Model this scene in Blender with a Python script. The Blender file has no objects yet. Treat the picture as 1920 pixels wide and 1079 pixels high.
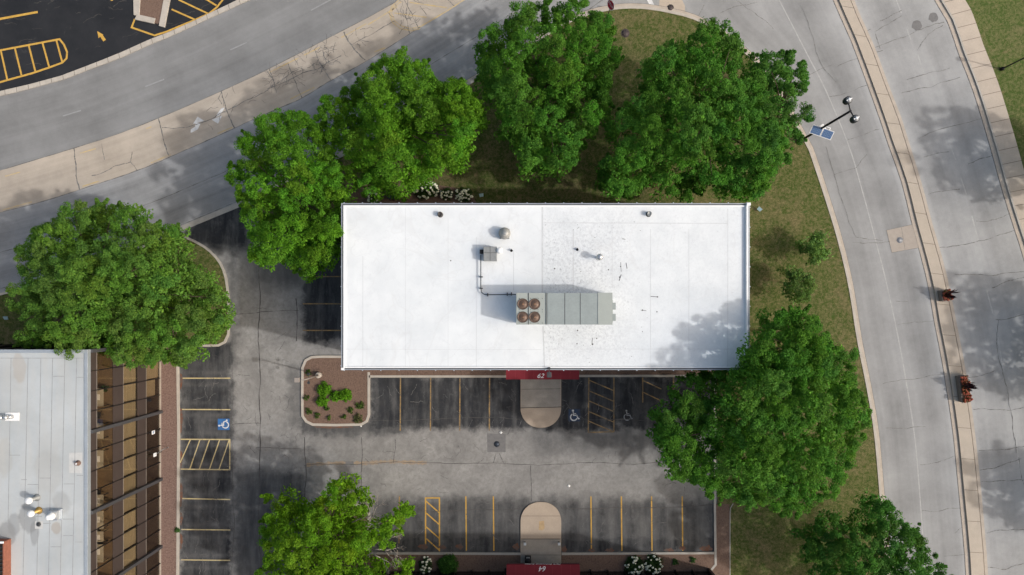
import bpy, math, random
import numpy as np
from mathutils import Vector, Matrix

S = bpy.context.scene
COL = S.collection
R = math.radians
rnd = random.Random(7)

# ------------------------------------------------------------------ camera, light
H = 61.5                      # camera height (m)
F = 1280.0                    # focal length in photo pixels (24 mm on 36 mm)
CX, CY = 960.0, 585.0         # point straight below the drone, photo pixels

cam_d = bpy.data.cameras.new('camera')
cam = bpy.data.objects.new('camera', cam_d); COL.objects.link(cam)
cam.location = (0, 0, H); cam.rotation_euler = (0, 0, 0)
cam_d.lens = 24; cam_d.sensor_width = 36
cam_d.shift_y = 45.5 / 1920
cam_d.clip_start = 0.5; cam_d.clip_end = 3000
S.camera = cam

EL = R(41)
AZ = Vector((0.968, -0.25, 0)).normalized()        # horizontal direction towards the sun
w = bpy.data.worlds.new('World'); S.world = w; w.use_nodes = True
nt = w.node_tree
sky = nt.nodes.new('ShaderNodeTexSky'); sky.sky_type = 'NISHITA'; sky.sun_disc = False
sky.sun_elevation = EL; sky.sun_rotation = math.atan2(AZ.x, AZ.y)
sky.dust_density = 6.0; sky.air_density = 1.6; sky.ozone_density = 0.6
bg = nt.nodes['Background']; bg.inputs['Strength'].default_value = 0.15
nt.links.new(sky.outputs[0], bg.inputs['Color'])
sun_d = bpy.data.lights.new('sun', 'SUN'); sun_d.energy = 2.05; sun_d.angle = R(1.5); sun_d.color = (1.0, 0.975, 0.945)
sun = bpy.data.objects.new('sun', sun_d); COL.objects.link(sun)
sd = Vector((-AZ.x * math.cos(EL), -AZ.y * math.cos(EL), -math.sin(EL)))
sun.rotation_euler = sd.to_track_quat('-Z', 'Y').to_euler()
S.view_settings.view_transform = 'Standard'; S.view_settings.look = 'None'
S.view_settings.exposure = 0.02; S.view_settings.gamma = 1.0

# ------------------------------------------------------------------ helpers
def g(px, py, z=0.0):
    s = (H - z) / F
    return ((px - CX) * s, (CY - py) * s)
def gl(pts, z=0.0): return [g(p[0], p[1], z) for p in pts]

def tag(o, label=None, cat=None, group=None, kind=None):
    if label: o['label'] = label
    if cat: o['category'] = cat
    if group: o['group'] = group
    if kind: o['kind'] = kind
    return o
def empty(name, loc=(0, 0, 0), label=None, cat=None, group=None, kind=None):
    o = bpy.data.objects.new(name, None); COL.objects.link(o); o.location = loc
    o.empty_display_size = 0.2
    return tag(o, label, cat, group, kind)
def children(o): return [c for c in bpy.data.objects if c.parent is o]
def copy_tree(o, loc=None, rz=None, parent=None, label=None):
    c = o.copy(); COL.objects.link(c); c.parent = parent
    for ch in kids.get(o.name, []):
        copy_tree(ch, parent=c)
    if loc is not None: c.location = loc
    if rz is not None: c.rotation_euler = (0, 0, rz)
    if label: c['label'] = label
    return c
kids = {}

class MB:
    """collects geometry, builds ONE mesh object (coordinates local to the parent)"""
    def __init__(s): s.v = []; s.f = []; s.uv = {}; s.sm = set()
    def quad(s, a, b, c, d):
        i = len(s.v); s.v += [a, b, c, d]; s.f.append((i, i+1, i+2, i+3))
    def box(s, x0, x1, y0, y1, z0, z1):
        i = len(s.v)
        s.v += [(x0,y0,z0),(x1,y0,z0),(x1,y1,z0),(x0,y1,z0),(x0,y0,z1),(x1,y0,z1),(x1,y1,z1),(x0,y1,z1)]
        s.f += [(i,i+3,i+2,i+1),(i+4,i+5,i+6,i+7),(i,i+1,i+5,i+4),(i+1,i+2,i+6,i+5),(i+2,i+3,i+7,i+6),(i+3,i,i+4,i+7)]
        return s
    def obox(s, c, u, L, W, z0, z1):
        """box centred at c (x,y) with its length L along unit u"""
        ux, uy = u; vx, vy = -uy, ux
        P = [(c[0]+a*L/2*ux+b*W/2*vx, c[1]+a*L/2*uy+b*W/2*vy) for a, b in ((-1,-1),(1,-1),(1,1),(-1,1))]
        return s.poly(P, z0, z1)
    def poly(s, P, z0, z1=None):
        if area(P) < 0: P = P[::-1]
        i = len(s.v); n = len(P)
        if z1 is None:
            s.v += [(p[0], p[1], z0) for p in P]; s.f.append(tuple(range(i, i+n))); return s
        s.v += [(p[0], p[1], z0) for p in P] + [(p[0], p[1], z1) for p in P]
        s.f.append(tuple(range(i+n-1, i-1, -1))); s.f.append(tuple(range(i+n, i+2*n)))
        for k in range(n):
            j = (k+1) % n; s.f.append((i+k, i+j, i+n+j, i+n+k))
        return s
    def tube(s, p0, p1, r0, r1=None, n=10, cap=True):
        r1 = r0 if r1 is None else r1
        p0 = Vector(p0); p1 = Vector(p1); d = (p1-p0).normalized()
        a = d.orthogonal().normalized(); b = d.cross(a); i = len(s.v)
        for p, r in ((p0, r0), (p1, r1)):
            for k in range(n):
                t = 2*math.pi*k/n; q = p + a*math.cos(t)*r + b*math.sin(t)*r; s.v.append(tuple(q))
        for k in range(n):
            j = (k+1) % n; s.sm.add(len(s.f)); s.f.append((i+k, i+j, i+n+j, i+n+k))
        if cap: s.f.append(tuple(range(i+n-1, i-1, -1))); s.f.append(tuple(range(i+n, i+2*n)))
        return s
    def path(s, pts, radii, n=8):
        for k in range(len(pts)-1): s.tube(pts[k], pts[k+1], radii[k], radii[k+1], n)
        return s
    def lathe(s, prof, c=(0,0,0), n=24, smooth=True):
        i = len(s.v); m = len(prof)
        for r, z in prof:
            for k in range(n):
                t = 2*math.pi*k/n; s.v.append((c[0]+r*math.cos(t), c[1]+r*math.sin(t), c[2]+z))
        for a in range(m-1):
            for k in range(n):
                j = (k+1) % n
                if smooth: s.sm.add(len(s.f))
                s.f.append((i+a*n+k, i+a*n+j, i+(a+1)*n+j, i+(a+1)*n+k))
        s.f.append(tuple(range(i+n-1, i-1, -1))); s.f.append(tuple(range(i+(m-1)*n, i+m*n)))
        return s
    def ribbon(s, P, w, z, z1=None, closed=False, jit=0):
        """flat strip (or kerb with a body when z1 is given) of width w centred on polyline P"""
        L, Rr = offs(P, w/2, closed, jit)
        n = len(P); i = len(s.v)
        if z1 is None:
            s.v += [(p[0],p[1],z) for p in L] + [(p[0],p[1],z) for p in Rr]
            for k in range(n if closed else n-1):
                j = (k+1) % n; s.f.append((i+n+k, i+n+j, i+j, i+k))
        else:
            s.v += [(p[0],p[1],z) for p in L]+[(p[0],p[1],z) for p in Rr]+[(p[0],p[1],z1) for p in L]+[(p[0],p[1],z1) for p in Rr]
            for k in range(n if closed else n-1):
                j = (k+1) % n
                s.f.append((i+3*n+k, i+3*n+j, i+2*n+j, i+2*n+k))
                s.f.append((i+k, i+2*n+k, i+2*n+j, i+j)); s.f.append((i+n+k, i+n+j, i+3*n+j, i+3*n+k))
            if not closed:
                s.f.append((i, i+n, i+3*n, i+2*n)); s.f.append((i+n-1, i+3*n-1, i+4*n-1, i+2*n-1))
        return s
    def build(s, name, m, parent=None, bevel=0):
        me = bpy.data.meshes.new(name); me.from_pydata(s.v, [], s.f)
        if s.uv:
            uvl = me.uv_layers.new(name='UVMap')
            for lp in me.loops: uvl.data[lp.index].uv = s.uv.get(lp.vertex_index, (0, 0))
        me.materials.append(m)
        if s.sm:
            for k in s.sm: me.polygons[k].use_smooth = True
        me.update()
        return link(name, me, parent, bevel)

def link(name, me, parent=None, bevel=0):
    o = bpy.data.objects.new(name, me); COL.objects.link(o)
    if parent is not None:
        o.parent = parent; kids.setdefault(parent.name, []).append(o)
    if bevel:
        b = o.modifiers.new('bevel', 'BEVEL'); b.width = bevel; b.segments = 2; b.limit_method = 'ANGLE'
    return o
def area(P): return 0.5*sum(P[i][0]*P[(i+1) % len(P)][1]-P[(i+1) % len(P)][0]*P[i][1] for i in range(len(P)))
def offs(P, d, closed=False, jit=0):
    n = len(P); L = []; Rr = []
    for k in range(n):
        a = P[(k-1) % n] if (closed or k > 0) else None
        b = P[(k+1) % n] if (closed or k < n-1) else None
        p = P[k]; ts = []
        if a: ts.append((Vector(p[:2])-Vector(a[:2])).normalized())
        if b: ts.append((Vector(b[:2])-Vector(p[:2])).normalized())
        t = sum(ts, Vector((0,0)));  t = t.normalized() if t.length > 1e-6 else ts[0]
        nn = Vector((-t.y, t.x)); sc = 1.0/max(0.4, nn.dot(Vector((-ts[0].y, ts[0].x))))
        dd = d*sc*(1+rnd.uniform(-jit, jit))
        L.append((p[0]+nn.x*dd, p[1]+nn.y*dd)); Rr.append((p[0]-nn.x*dd, p[1]-nn.y*dd))
    return L, Rr
def spline(P, step=1.0):
    """Catmull-Rom through P"""
    out = []; n = len(P)
    for i in range(n-1):
        p0 = P[max(i-1, 0)]; p1 = P[i]; p2 = P[i+1]; p3 = P[min(i+2, n-1)]
        m = max(1, int(math.dist(p1, p2)/step))
        for k in range(m):
            t = k/m
            out.append(tuple(0.5*((2*p1[c])+(-p0[c]+p2[c])*t+(2*p0[c]-5*p1[c]+4*p2[c]-p3[c])*t*t+(-p0[c]+3*p1[c]-3*p2[c]+p3[c])*t**3) for c in (0, 1)))
    out.append(tuple(P[-1])); return out
def resample(P, n):
    d = [0]
    for i in range(len(P)-1): d.append(d[-1]+math.dist(P[i], P[i+1]))
    out = []; j = 0
    for k in range(n):
        t = d[-1]*k/(n-1)
        while j < len(d)-2 and d[j+1] < t: j += 1
        f = (t-d[j])/max(1e-9, d[j+1]-d[j])
        out.append((P[j][0]+(P[j+1][0]-P[j][0])*f, P[j][1]+(P[j+1][1]-P[j][1])*f))
    return out
def band(A, B, z, n=120):
    """road sheet between two edge lines, UV in metres (u along, v across 0..1)"""
    mb = MB(); A = resample(A, n); B = resample(B, n); s = 0; m = 5
    for k in range(n):
        if k: s += math.dist(A[k], A[k-1])
        for q in range(m):
            f = q/(m-1); mb.uv[len(mb.v)] = (s, f)
            mb.v.append((A[k][0]+(B[k][0]-A[k][0])*f, A[k][1]+(B[k][1]-A[k][1])*f, z))
    up = None
    for k in range(n-1):
        for q in range(m-1):
            i = k*m+q; mb.f.append((i, i+1, i+m+1, i+m))
    a, b, c = (Vector(mb.v[i]) for i in mb.f[0][:3])
    if (b-a).cross(c-a).z < 0: mb.f = [f[::-1] for f in mb.f]
    return mb
def jitter_line(P, amp, seed, depth=4):
    r = random.Random(seed); P = [tuple(p) for p in P]
    for d in range(depth):
        Q = []
        for a, b in zip(P, P[1:]):
            L = math.dist(a, b); mx = (a[0]+b[0])/2+r.uniform(-1, 1)*amp*L; my = (a[1]+b[1])/2+r.uniform(-1, 1)*amp*L
            Q += [a, (mx, my)]
        P = Q+[P[-1]]
    return P

# ------------------------------------------------------------------ materials
class Sh:
    def __init__(s, name, rough=0.8, spec=0.3):
        s.m = bpy.data.materials.new(name); s.m.use_nodes = True
        s.t = s.m.node_tree; s.b = s.t.nodes['Principled BSDF']
        s.b.inputs['Roughness'].default_value = rough; s.b.inputs['Specular IOR Level'].default_value = spec
        s.tc = s.t.nodes.new('ShaderNodeTexCoord'); s.obj = s.tc.outputs['Object']; s.uvo = s.tc.outputs['UV']
    def node(s, typ, **kw):
        n = s.t.nodes.new(typ)
        for k, v in kw.items(): setattr(n, k, v)
        return n
    def put(s, sock, v):
        if hasattr(v, 'is_output'): s.t.links.new(v, sock)
        elif isinstance(v, (tuple, list)): sock.default_value = (*v, 1) if len(v) == 3 and len(sock.default_value) == 4 else v
        else: sock.default_value = v
    def math(s, op, a, b=0.0, c=None, clamp=False):
        n = s.node('ShaderNodeMath', operation=op, use_clamp=clamp); s.put(n.inputs[0], a); s.put(n.inputs[1], b)
        if c is not None: s.put(n.inputs[2], c)
        return n.outputs[0]
    def scale(s, vec, xyz, loc=(0,0,0), rz=0):
        n = s.node('ShaderNodeMapping'); s.put(n.inputs[0], vec)
        n.inputs['Scale'].default_value = xyz; n.inputs['Location'].default_value = loc; n.inputs['Rotation'].default_value = (0, 0, rz)
        return n.outputs[0]
    def noise(s, sc, det=4, ro=0.55, vec=None, dist=0.0):
        n = s.node('ShaderNodeTexNoise'); s.put(n.inputs['Vector'], vec or s.obj)
        n.inputs['Scale'].default_value = sc; n.inputs['Detail'].default_value = det; n.inputs['Roughness'].default_value = ro
        n.inputs['Distortion'].default_value = dist
        s.lastcol = n.outputs['Color']; return n.outputs['Fac']
    def voro(s, sc, vec=None, feat='F1', rand=1.0):
        n = s.node('ShaderNodeTexVoronoi', feature=feat); s.put(n.inputs['Vector'], vec or s.obj)
        n.inputs['Scale'].default_value = sc; n.inputs['Randomness'].default_value = rand; return n.outputs['Distance']
    def rng(s, v, a, b, c=0.0, d=1.0, smooth=False):
        n = s.node('ShaderNodeMapRange', interpolation_type='SMOOTHSTEP' if smooth else 'LINEAR'); s.put(n.inputs[0], v)
        for i, x in zip((1, 2, 3, 4), (a, b, c, d)): n.inputs[i].default_value = x
        return n.outputs[0]
    def mix(s, f, a, b, typ='MIX'):
        n = s.node('ShaderNodeMix', data_type='RGBA', blend_type=typ); s.put(n.inputs[0], f); s.put(n.inputs[6], a); s.put(n.inputs[7], b)
        return n.outputs[2]
    def xyz(s, vec=None):
        n = s.node('ShaderNodeSeparateXYZ'); s.put(n.inputs[0], vec or s.obj); return n.outputs
    def bump(s, h, st=0.3, dist=0.02):
        n = s.node('ShaderNodeBump'); n.inputs['Strength'].default_value = st; n.inputs['Distance'].default_value = dist
        s.put(n.inputs['Height'], h); s.t.links.new(n.outputs[0], s.b.inputs['Normal'])
    def boxmask(s, x, y, x0, x1, y0, y1, soft):
        dx = s.math('SUBTRACT', s.math('ABSOLUTE', s.math('SUBTRACT', x, (x0+x1)/2)), abs(x1-x0)/2)
        dy = s.math('SUBTRACT', s.math('ABSOLUTE', s.math('SUBTRACT', y, (y0+y1)/2)), abs(y1-y0)/2)
        return s.rng(s.math('MAXIMUM', dx, dy), -soft, soft, 1, 0, True)
    def col(s, c): s.put(s.b.inputs['Base Color'], c); return s.m

def M(name, c, rough=0.7, metal=0.0, var=0.25, sc=3.0, spec=0.3, bump=0.0):
    s = Sh(name, rough, spec); s.b.inputs['Metallic'].default_value = metal
    n = s.noise(sc, 5, 0.6); n2 = s.noise(sc*9, 3, 0.6)
    f = s.math('ADD', s.math('MULTIPLY', n, 0.6), s.math('MULTIPLY', n2, 0.4))
    lo = tuple(x*(1-var) for x in c); hi = tuple(min(1, x*(1+var)) for x in c)
    if bump: s.bump(n2, bump, 0.02)
    return s.col(s.mix(s.rng(f, 0.3, 0.7), lo, hi))

def road_mat(name, c, streak=0.10, fine=0.08, bumps=0.15, tracks=None, stain=0.15):
    s = Sh(name, 0.85, 0.25)
    st = s.noise(1.0, 4, 0.6, s.scale(s.uvo, (0.035, 9, 1)))
    bl = s.noise(0.25, 5, 0.6); fi = s.noise(14, 3, 0.7); md = s.noise(2.2, 4, 0.65)
    k = s.math('ADD', s.rng(st, 0.3, 0.7, -streak, streak), s.rng(bl, 0.3, 0.7, -stain, stain))
    k = s.math('ADD', k, s.rng(fi, 0.25, 0.75, -fine, fine)); k = s.math('ADD', k, s.rng(md, 0.3, 0.7, -fine*.6, fine*.6))
    if tracks:
        v = s.xyz(s.uvo)[1]
        for c0, wd, am in tracks:
            d = s.math('ABSOLUTE', s.math('SUBTRACT', v, c0)); k = s.math('ADD', k, s.rng(d, 0, wd, am, 0, True))
    k = s.math('ADD', k, 1.0)
    cc = s.node('ShaderNodeCombineXYZ')
    for i in range(3): s.put(cc.inputs[i], s.math('MULTIPLY', k, c[i]))
    s.bump(fi, bumps, 0.01)
    return s.col(cc.outputs[0])

m_upper = road_mat('asphalt_resurfaced', (0.220, 0.222, 0.224), 0.10, 0.06, 0.15, [(0.25, .1, -.05), (0.75, .1, -.05)])
m_lower = road_mat('old_asphalt_lane', (0.280, 0.283, 0.288), 0.16, 0.08, 0.15, [(0.3, .18, -.10), (0.75, .16, -.10), (0.0, .12, .12), (1.0, .10, .12)])
m_east = road_mat('concrete_road', (0.293, 0.294, 0.296), 0.09, 0.07, 0.15, [(0.28, .16, -.10), (0.75, .18, -.15), (0.0, .1, .12), (1.0, .08, .22)])
m_east2 = road_mat('concrete_road_pale', (0.322, 0.323, 0.324), 0.07, 0.08, 0.15, [(0.0, .1, .15), (0.3, .15, -.08), (0.7, .15, -.1), (1.0, .05, .1)])
m_cross = M('junction_concrete', (0.312, 0.312, 0.31), 0.85, var=0.14, sc=0.4)
m_beige = road_mat('turn_lane_concrete', (0.43, 0.375, 0.315), 0.07, 0.06, 0.12, [(0.5, .2, -.06)])
m_walk = M('sidewalk_concrete', (0.46, 0.395, 0.33), 0.85, var=0.13, sc=0.8, bump=0.1)
m_median = M('median_concrete', (0.445, 0.385, 0.32), 0.85, var=0.10, sc=1.2, bump=0.1)
m_gutter = M('gutter_concrete', (0.44, 0.38, 0.32), 0.85, var=0.18, sc=1.5)
m_kerb = M('kerb_concrete', (0.45, 0.41, 0.36), 0.85, var=0.18, sc=1.4, bump=0.1)
m_kerb_grey = M('kerb_weathered', (0.40, 0.375, 0.34), 0.85, var=0.2, sc=1.4, bump=0.1)
m_joint = M('joint_dirt', (0.10, 0.085, 0.07), 0.95, var=0.4, sc=3)
m_crack = M('crack_dark', (0.085, 0.08, 0.078), 0.95, var=0.5, sc=3)

m_pad = M('pad_concrete', (0.44, 0.36, 0.285), 0.85, var=0.12, sc=0.9)
m_pad_grey = M('pad_concrete_grey', (0.33, 0.30, 0.262), 0.85, var=0.2, sc=1.5)
m_patch = M('asphalt_patch', (0.175, 0.172, 0.172), 0.9, var=0.2, sc=4)
m_iron = M('cast_iron', (0.07, 0.055, 0.058), 0.6, 0.3, var=0.4, sc=12)
m_lid = M('pale_iron', (0.24, 0.25, 0.275), 0.5, 0.4, var=0.3, sc=14)
m_black = M('black_metal', (0.012, 0.012, 0.014), 0.45, 0.2, var=0.3, sc=8)
m_dkgrey = M('dark_grey_metal', (0.055, 0.058, 0.063), 0.5, 0.3, var=0.25, sc=6)
m_grey = M('grey_metal', (0.27, 0.28, 0.28), 0.5, 0.3, var=0.2, sc=5)
m_silver = M('bright_metal', (0.62, 0.62, 0.62), 0.3, 0.8, var=0.15, sc=8)
m_whitem = M('white_metal', (0.78, 0.79, 0.8), 0.5, 0.0, var=0.06, sc=4)
m_unit = M('unit_panel', (0.275, 0.312, 0.312), 0.5, 0.15, var=0.13, sc=0.9)
m_unit2 = M('unit_panel_pale', (0.34, 0.37, 0.35), 0.5, 0.15, var=0.07, sc=1.2)
m_fan = M('fan_brown', (0.135, 0.092, 0.072), 0.5, 0.35, var=0.3, sc=6)
m_bark = M('bark', (0.10, 0.075, 0.055), 0.95, var=0.4, sc=9, bump=0.4)
m_dead = M('dead_wood', (0.33, 0.29, 0.25), 0.9, var=0.3, sc=9)
m_red = M('awning_cloth', (0.19, 0.017, 0.027), 0.75, var=0.14, sc=1.6)
m_sign_red = M('sign_red', (0.55, 0.03, 0.06), 0.5, var=0.1)
m_text = M('white_lettering', (0.85, 0.85, 0.85), 0.6, var=0.02)
m_blue = M('sign_blue', (0.05, 0.18, 0.44), 0.7, var=0.25, sc=6)
m_utility = M('utility_green', (0.035, 0.065, 0.05), 0.6, var=0.2)
m_brown = M('spandrel_brown', (0.066, 0.050, 0.045), 0.45, 0.1, var=0.14, sc=0.8)
m_mull = M('mullion_black', (0.016, 0.015, 0.016), 0.4, 0.3, var=0.2)
m_column = M('column_grey', (0.075, 0.075, 0.082), 0.5, 0.2, var=0.12, sc=2)
m_frame = M('sill_aluminium', (0.30, 0.27, 0.24), 0.5, 0.4, var=0.1)
m_coping = M('coping_metal', (0.42, 0.46, 0.50), 0.4, 0.4, var=0.12, sc=1.0)
m_coping_dk = M('coping_dark', (0.12, 0.135, 0.15), 0.5, 0.3, var=0.15, sc=1.0)
m_planter = M('planter_concrete', (0.19, 0.165, 0.15), 0.8, var=0.15)
m_rust = M('rust_red', (0.27, 0.105, 0.07), 0.8, var=0.3, sc=5)
m_solarf = M('panel_frame', (0.78, 0.78, 0.78), 0.4, 0.2, var=0.05)
m_wood = M('interior_floor', (0.17, 0.118, 0.07), 0.7, var=0.3, sc=1.2)
m_inwall = M('interior_wall', (0.20, 0.165, 0.12), 0.8, var=0.15)
m_indark = M('interior_dark', (0.035, 0.026, 0.02), 0.8, var=0.3)
m_desk = M('desk_pale', (0.46, 0.42, 0.34), 0.5, var=0.15)
m_chair = M('chair_dark', (0.02, 0.02, 0.022), 0.6, var=0.2)
m_concrete_base = M('lamp_base_concrete', (0.46, 0.41, 0.36), 0.85, var=0.15)
m_poletan = M('pole_tan', (0.33, 0.29, 0.26), 0.6, 0.2, var=0.1)

def paint(name, c, under, wear=0.45):
    s = Sh(name, 0.75, 0.3)
    n = s.noise(1.6, 6, 0.7); n2 = s.noise(9, 5, 0.75)
    f = s.math('ADD', s.math('MULTIPLY', n, 0.5), s.math('MULTIPLY', n2, 0.5))
    dirt = s.noise(3, 4, 0.6)
    cc = s.mix(s.rng(dirt, 0.3, 0.7), tuple(x*0.78 for x in c), c)
    return s.col(s.mix(s.rng(f, wear-0.10, wear+0.10), under, cc))
m_yellow = paint('yellow_paint', (0.60, 0.36, 0.075), (0.12, 0.095, 0.07), 0.36)
m_yellow_worn = paint('yellow_paint_worn', (0.40, 0.255, 0.09), (0.10, 0.092, 0.085), 0.48)
m_yellow_pale = paint('yellow_paint_pale', (0.62, 0.50, 0.25), (0.28, 0.255, 0.22), 0.43)
m_yellow_beige = paint('yellow_paint_faded', (0.60, 0.45, 0.22), (0.43, 0.375, 0.31), 0.47)
m_white_worn = paint('white_paint_faded', (0.47, 0.47, 0.465), (0.30, 0.30, 0.30), 0.46)
m_white_soft = paint('white_paint_soft', (0.33, 0.335, 0.34), (0.235, 0.24, 0.245), 0.42)
m_white = paint('white_paint', (0.72, 0.72, 0.72), (0.30, 0.30, 0.29), 0.38)
m_white_dim = paint('white_paint_rubbed', (0.36, 0.37, 0.39), (0.06, 0.062, 0.068), 0.47)

m_crack_soft = paint('crack_faint', (0.12, 0.115, 0.11), (0.27, 0.265, 0.26), 0.47)
# dark sealed lot in the north west
s = Sh('fresh_sealcoat', 0.75, 0.3)
a = s.noise(0.35, 6, 0.65); b = s.noise(16, 3, 0.7); c = s.noise(1.1, 8, 0.72, None, 1.5)
k = s.mix(s.rng(a, 0.35, 0.7), (0.014, 0.0155, 0.019), (0.026, 0.027, 0.031))
k = s.mix(s.rng(c, 0.60, 0.74, 0, 0.55), k, (0.085, 0.08, 0.075))
k = s.mix(s.rng(b, 0.62, 0.8, 0, 0.35), k, (0.07, 0.07, 0.07))
s.bump(b, 0.15, 0.01); m_seal = s.col(k)

# main car park: old grey asphalt in the aisles, worn black sealcoat on the stalls
s = Sh('car_park_asphalt', 0.85, 0.25)
wob = s.noise(0.8, 6, 0.65); wc = s.lastcol
wv = s.node('ShaderNodeVectorMath', operation='MULTIPLY_ADD'); s.put(wv.inputs[0], wc); wv.inputs[1].default_value = (2.4, 2.4, 0); s.put(wv.inputs[2], s.obj)
wv2 = s.node('ShaderNodeVectorMath', operation='SUBTRACT'); s.put(wv2.inputs[0], wv.outputs[0]); wv2.inputs[1].default_value = (1.2, 1.2, 0)
X, Y, _ = s.xyz(wv2.outputs[0])
mask = None
for (x0, y0, x1, y1, st, soft) in ((337, 640, 437, 1300, .86, .5), (694, 700, 1345, 806, .95, .55), (700, 935, 1345, 1045, .72, .8), (568, 440, 700, 640, .9, .5),
                                   (352, 380, 470, 470, .92, .8), (468, 430, 570, 540, .55, 1.0), (560, 790, 760, 816, .7, .5), (437, 880, 575, 1300, .72, .8), (1000, 800, 1345, 850, .45, 1.0),
                                   (700, 1005, 1345, 1045, .85, .5), (428, 470, 446, 690, .55, .5), (540, 690, 568, 800, .4, .5)):
    p0 = g(x0, y0); p1 = g(x1, y1)
    mm = s.math('MULTIPLY', s.boxmask(X, Y, p0[0], p1[0], p0[1], p1[1], soft), st)
    mask = mm if mask is None else s.math('MAXIMUM', mask, mm)
big = s.noise(0.45, 6, 0.65); fine = s.noise(12, 4, 0.7); vert = s.noise(1.0, 5, 0.65, s.scale(s.obj, (1.3, 0.22, 1)))
mot = s.noise(2.6, 7, 0.72, None, 0.6)
mask = s.math('MULTIPLY', mask, s.rng(vert, 0.34, 0.68, 1.08, 0.72))
mask = s.math('SUBTRACT', s.math('MULTIPLY', mask, 1.12), s.rng(mot, 0.56, 0.76, 0, 0.26), clamp=True)
base = s.mix(s.rng(big, 0.3, 0.7), (0.262, 0.257, 0.25), (0.362, 0.356, 0.345))
base = s.mix(s.rng(mot, 0.42, 0.66, 0.0, 0.6), base, (0.185, 0.178, 0.17)); base = s.mix(s.rng(s.noise(0.22, 8, .7, None, .8), 0.48, 0.66, 0, .5), base, (0.17, 0.166, 0.162))
dark = s.mix(s.rng(big, 0.35, 0.7), (0.018, 0.0205, 0.0255), (0.048, 0.050, 0.055))
dark = s.mix(s.rng(fine, 0.55, 0.85, 0, .25), dark, (0.14, 0.14, 0.142))
k = s.mix(mask, base, dark)
X0_, Y0_, _ = s.xyz()
def rowwear(k, coord, c0, per_, box, seed_n):
    v = s.math('ABSOLUTE', s.math('SUBTRACT', s.math('FRACT', s.math('MULTIPLY', s.math('ADD', coord, -c0+50*per_), 1/per_)), 0.5))
    row = s.boxmask(X0_, Y0_, *box, 0.35); nz = s.noise(0.9, 6, .7, s.scale(s.obj, (1, 1, 1), loc=(seed_n, 3, 0)))
    k = s.mix(s.math('MULTIPLY', s.math('MULTIPLY', s.rng(v, 0.04, 0.15, 1, 0), row), s.rng(nz, .42, .62, 0, .55)), k, (0.022, 0.022, 0.024))
    tr = s.math('SUBTRACT', 1.0, s.rng(s.math('ABSOLUTE', s.math('SUBTRACT', v, 0.30)), 0.02, 0.11))
    return s.mix(s.math('MULTIPLY', s.math('MULTIPLY', tr, row), s.rng(nz, .35, .65, .30, .02)), k, (0.20, 0.196, 0.19))
k = rowwear(k, X0_, g(751, 0)[0], 2.705, (g(700, 0)[0], g(1340, 0)[0], g(0, 806)[1], g(0, 708)[1]), 1)
k = rowwear(k, X0_, g(873.5, 0)[0], 2.735, (g(740, 0)[0], g(1335, 0)[0], g(0, 1034)[1], g(0, 935)[1]), 5)
k = rowwear(k, Y0_, g(0, 710)[1], 2.75, (g(340, 0)[0], g(434, 0)[0], g(0, 1300)[1], g(0, 690)[1]), 9)
sp = s.noise(1.3, 9, 0.75, None, 2.2); k = s.mix(s.rng(sp, 0.60, 0.72, 0, 0.36), k, (0.24, 0.235, 0.23))
oil = s.voro(0.55); k = s.mix(s.math('MULTIPLY', s.rng(oil, 0.05, 0.30, 0.4, 0), s.rng(big, 0.45, 0.6)), k, (0.06, 0.056, 0.055))
k = s.mix(s.rng(fine, 0.2, 0.8, 0.16, 0), k, (0.03, 0.03, 0.03))
s.bump(fine, 0.2, 0.01); m_lot = s.col(k)

# turf: tired green with straw patches
def turf(name, green, straw, bias):
    s = Sh(name, 0.95, 0.15)
    a = s.noise(0.28, 6, 0.65); b = s.noise(1.2, 6, 0.72); c = s.noise(4.5, 6, 0.78); d = s.noise(24, 3, 0.75)
    f = s.math('ADD', s.math('MULTIPLY', a, 0.42), s.math('ADD', s.math('MULTIPLY', b, 0.36), s.math('MULTIPLY', c, 0.22)))
    k = s.mix(s.rng(f, bias-0.07, bias+0.07), green, straw)
    k = s.mix(s.rng(c, 0.42, 0.68, 0, .8), k, tuple(x*1.55 for x in straw))
    k = s.mix(s.rng(d, 0.3, 0.62, 0.75, 0), k, tuple(x*0.45 for x in green))
    e = s.noise(0.75, 5, 0.7, s.scale(s.obj, (1, 1, 1), loc=(31, 7, 0)), 0.8); k = s.mix(s.rng(e, 0.60, 0.70, 0, .65), k, (0.225, 0.165, 0.095))
    k = s.mix(s.rng(s.noise(0.9, 5, 0.7, s.scale(s.obj, (1, 1, 1), loc=(5, 57, 0)), 0.5), 0.60, 0.70, 0, .7), k, (0.045, 0.095, 0.018))
    s.bump(s.math('ADD', c, s.math('MULTIPLY', d, .6)), 0.7, 0.06)
    return s.col(k)
m_turf = turf('dry_turf', (0.060, 0.096, 0.018), (0.185, 0.150, 0.078), 0.55)
m_turf2 = turf('greener_turf', (0.064, 0.108, 0.021), (0.180, 0.158, 0.080), 0.56)

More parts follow.
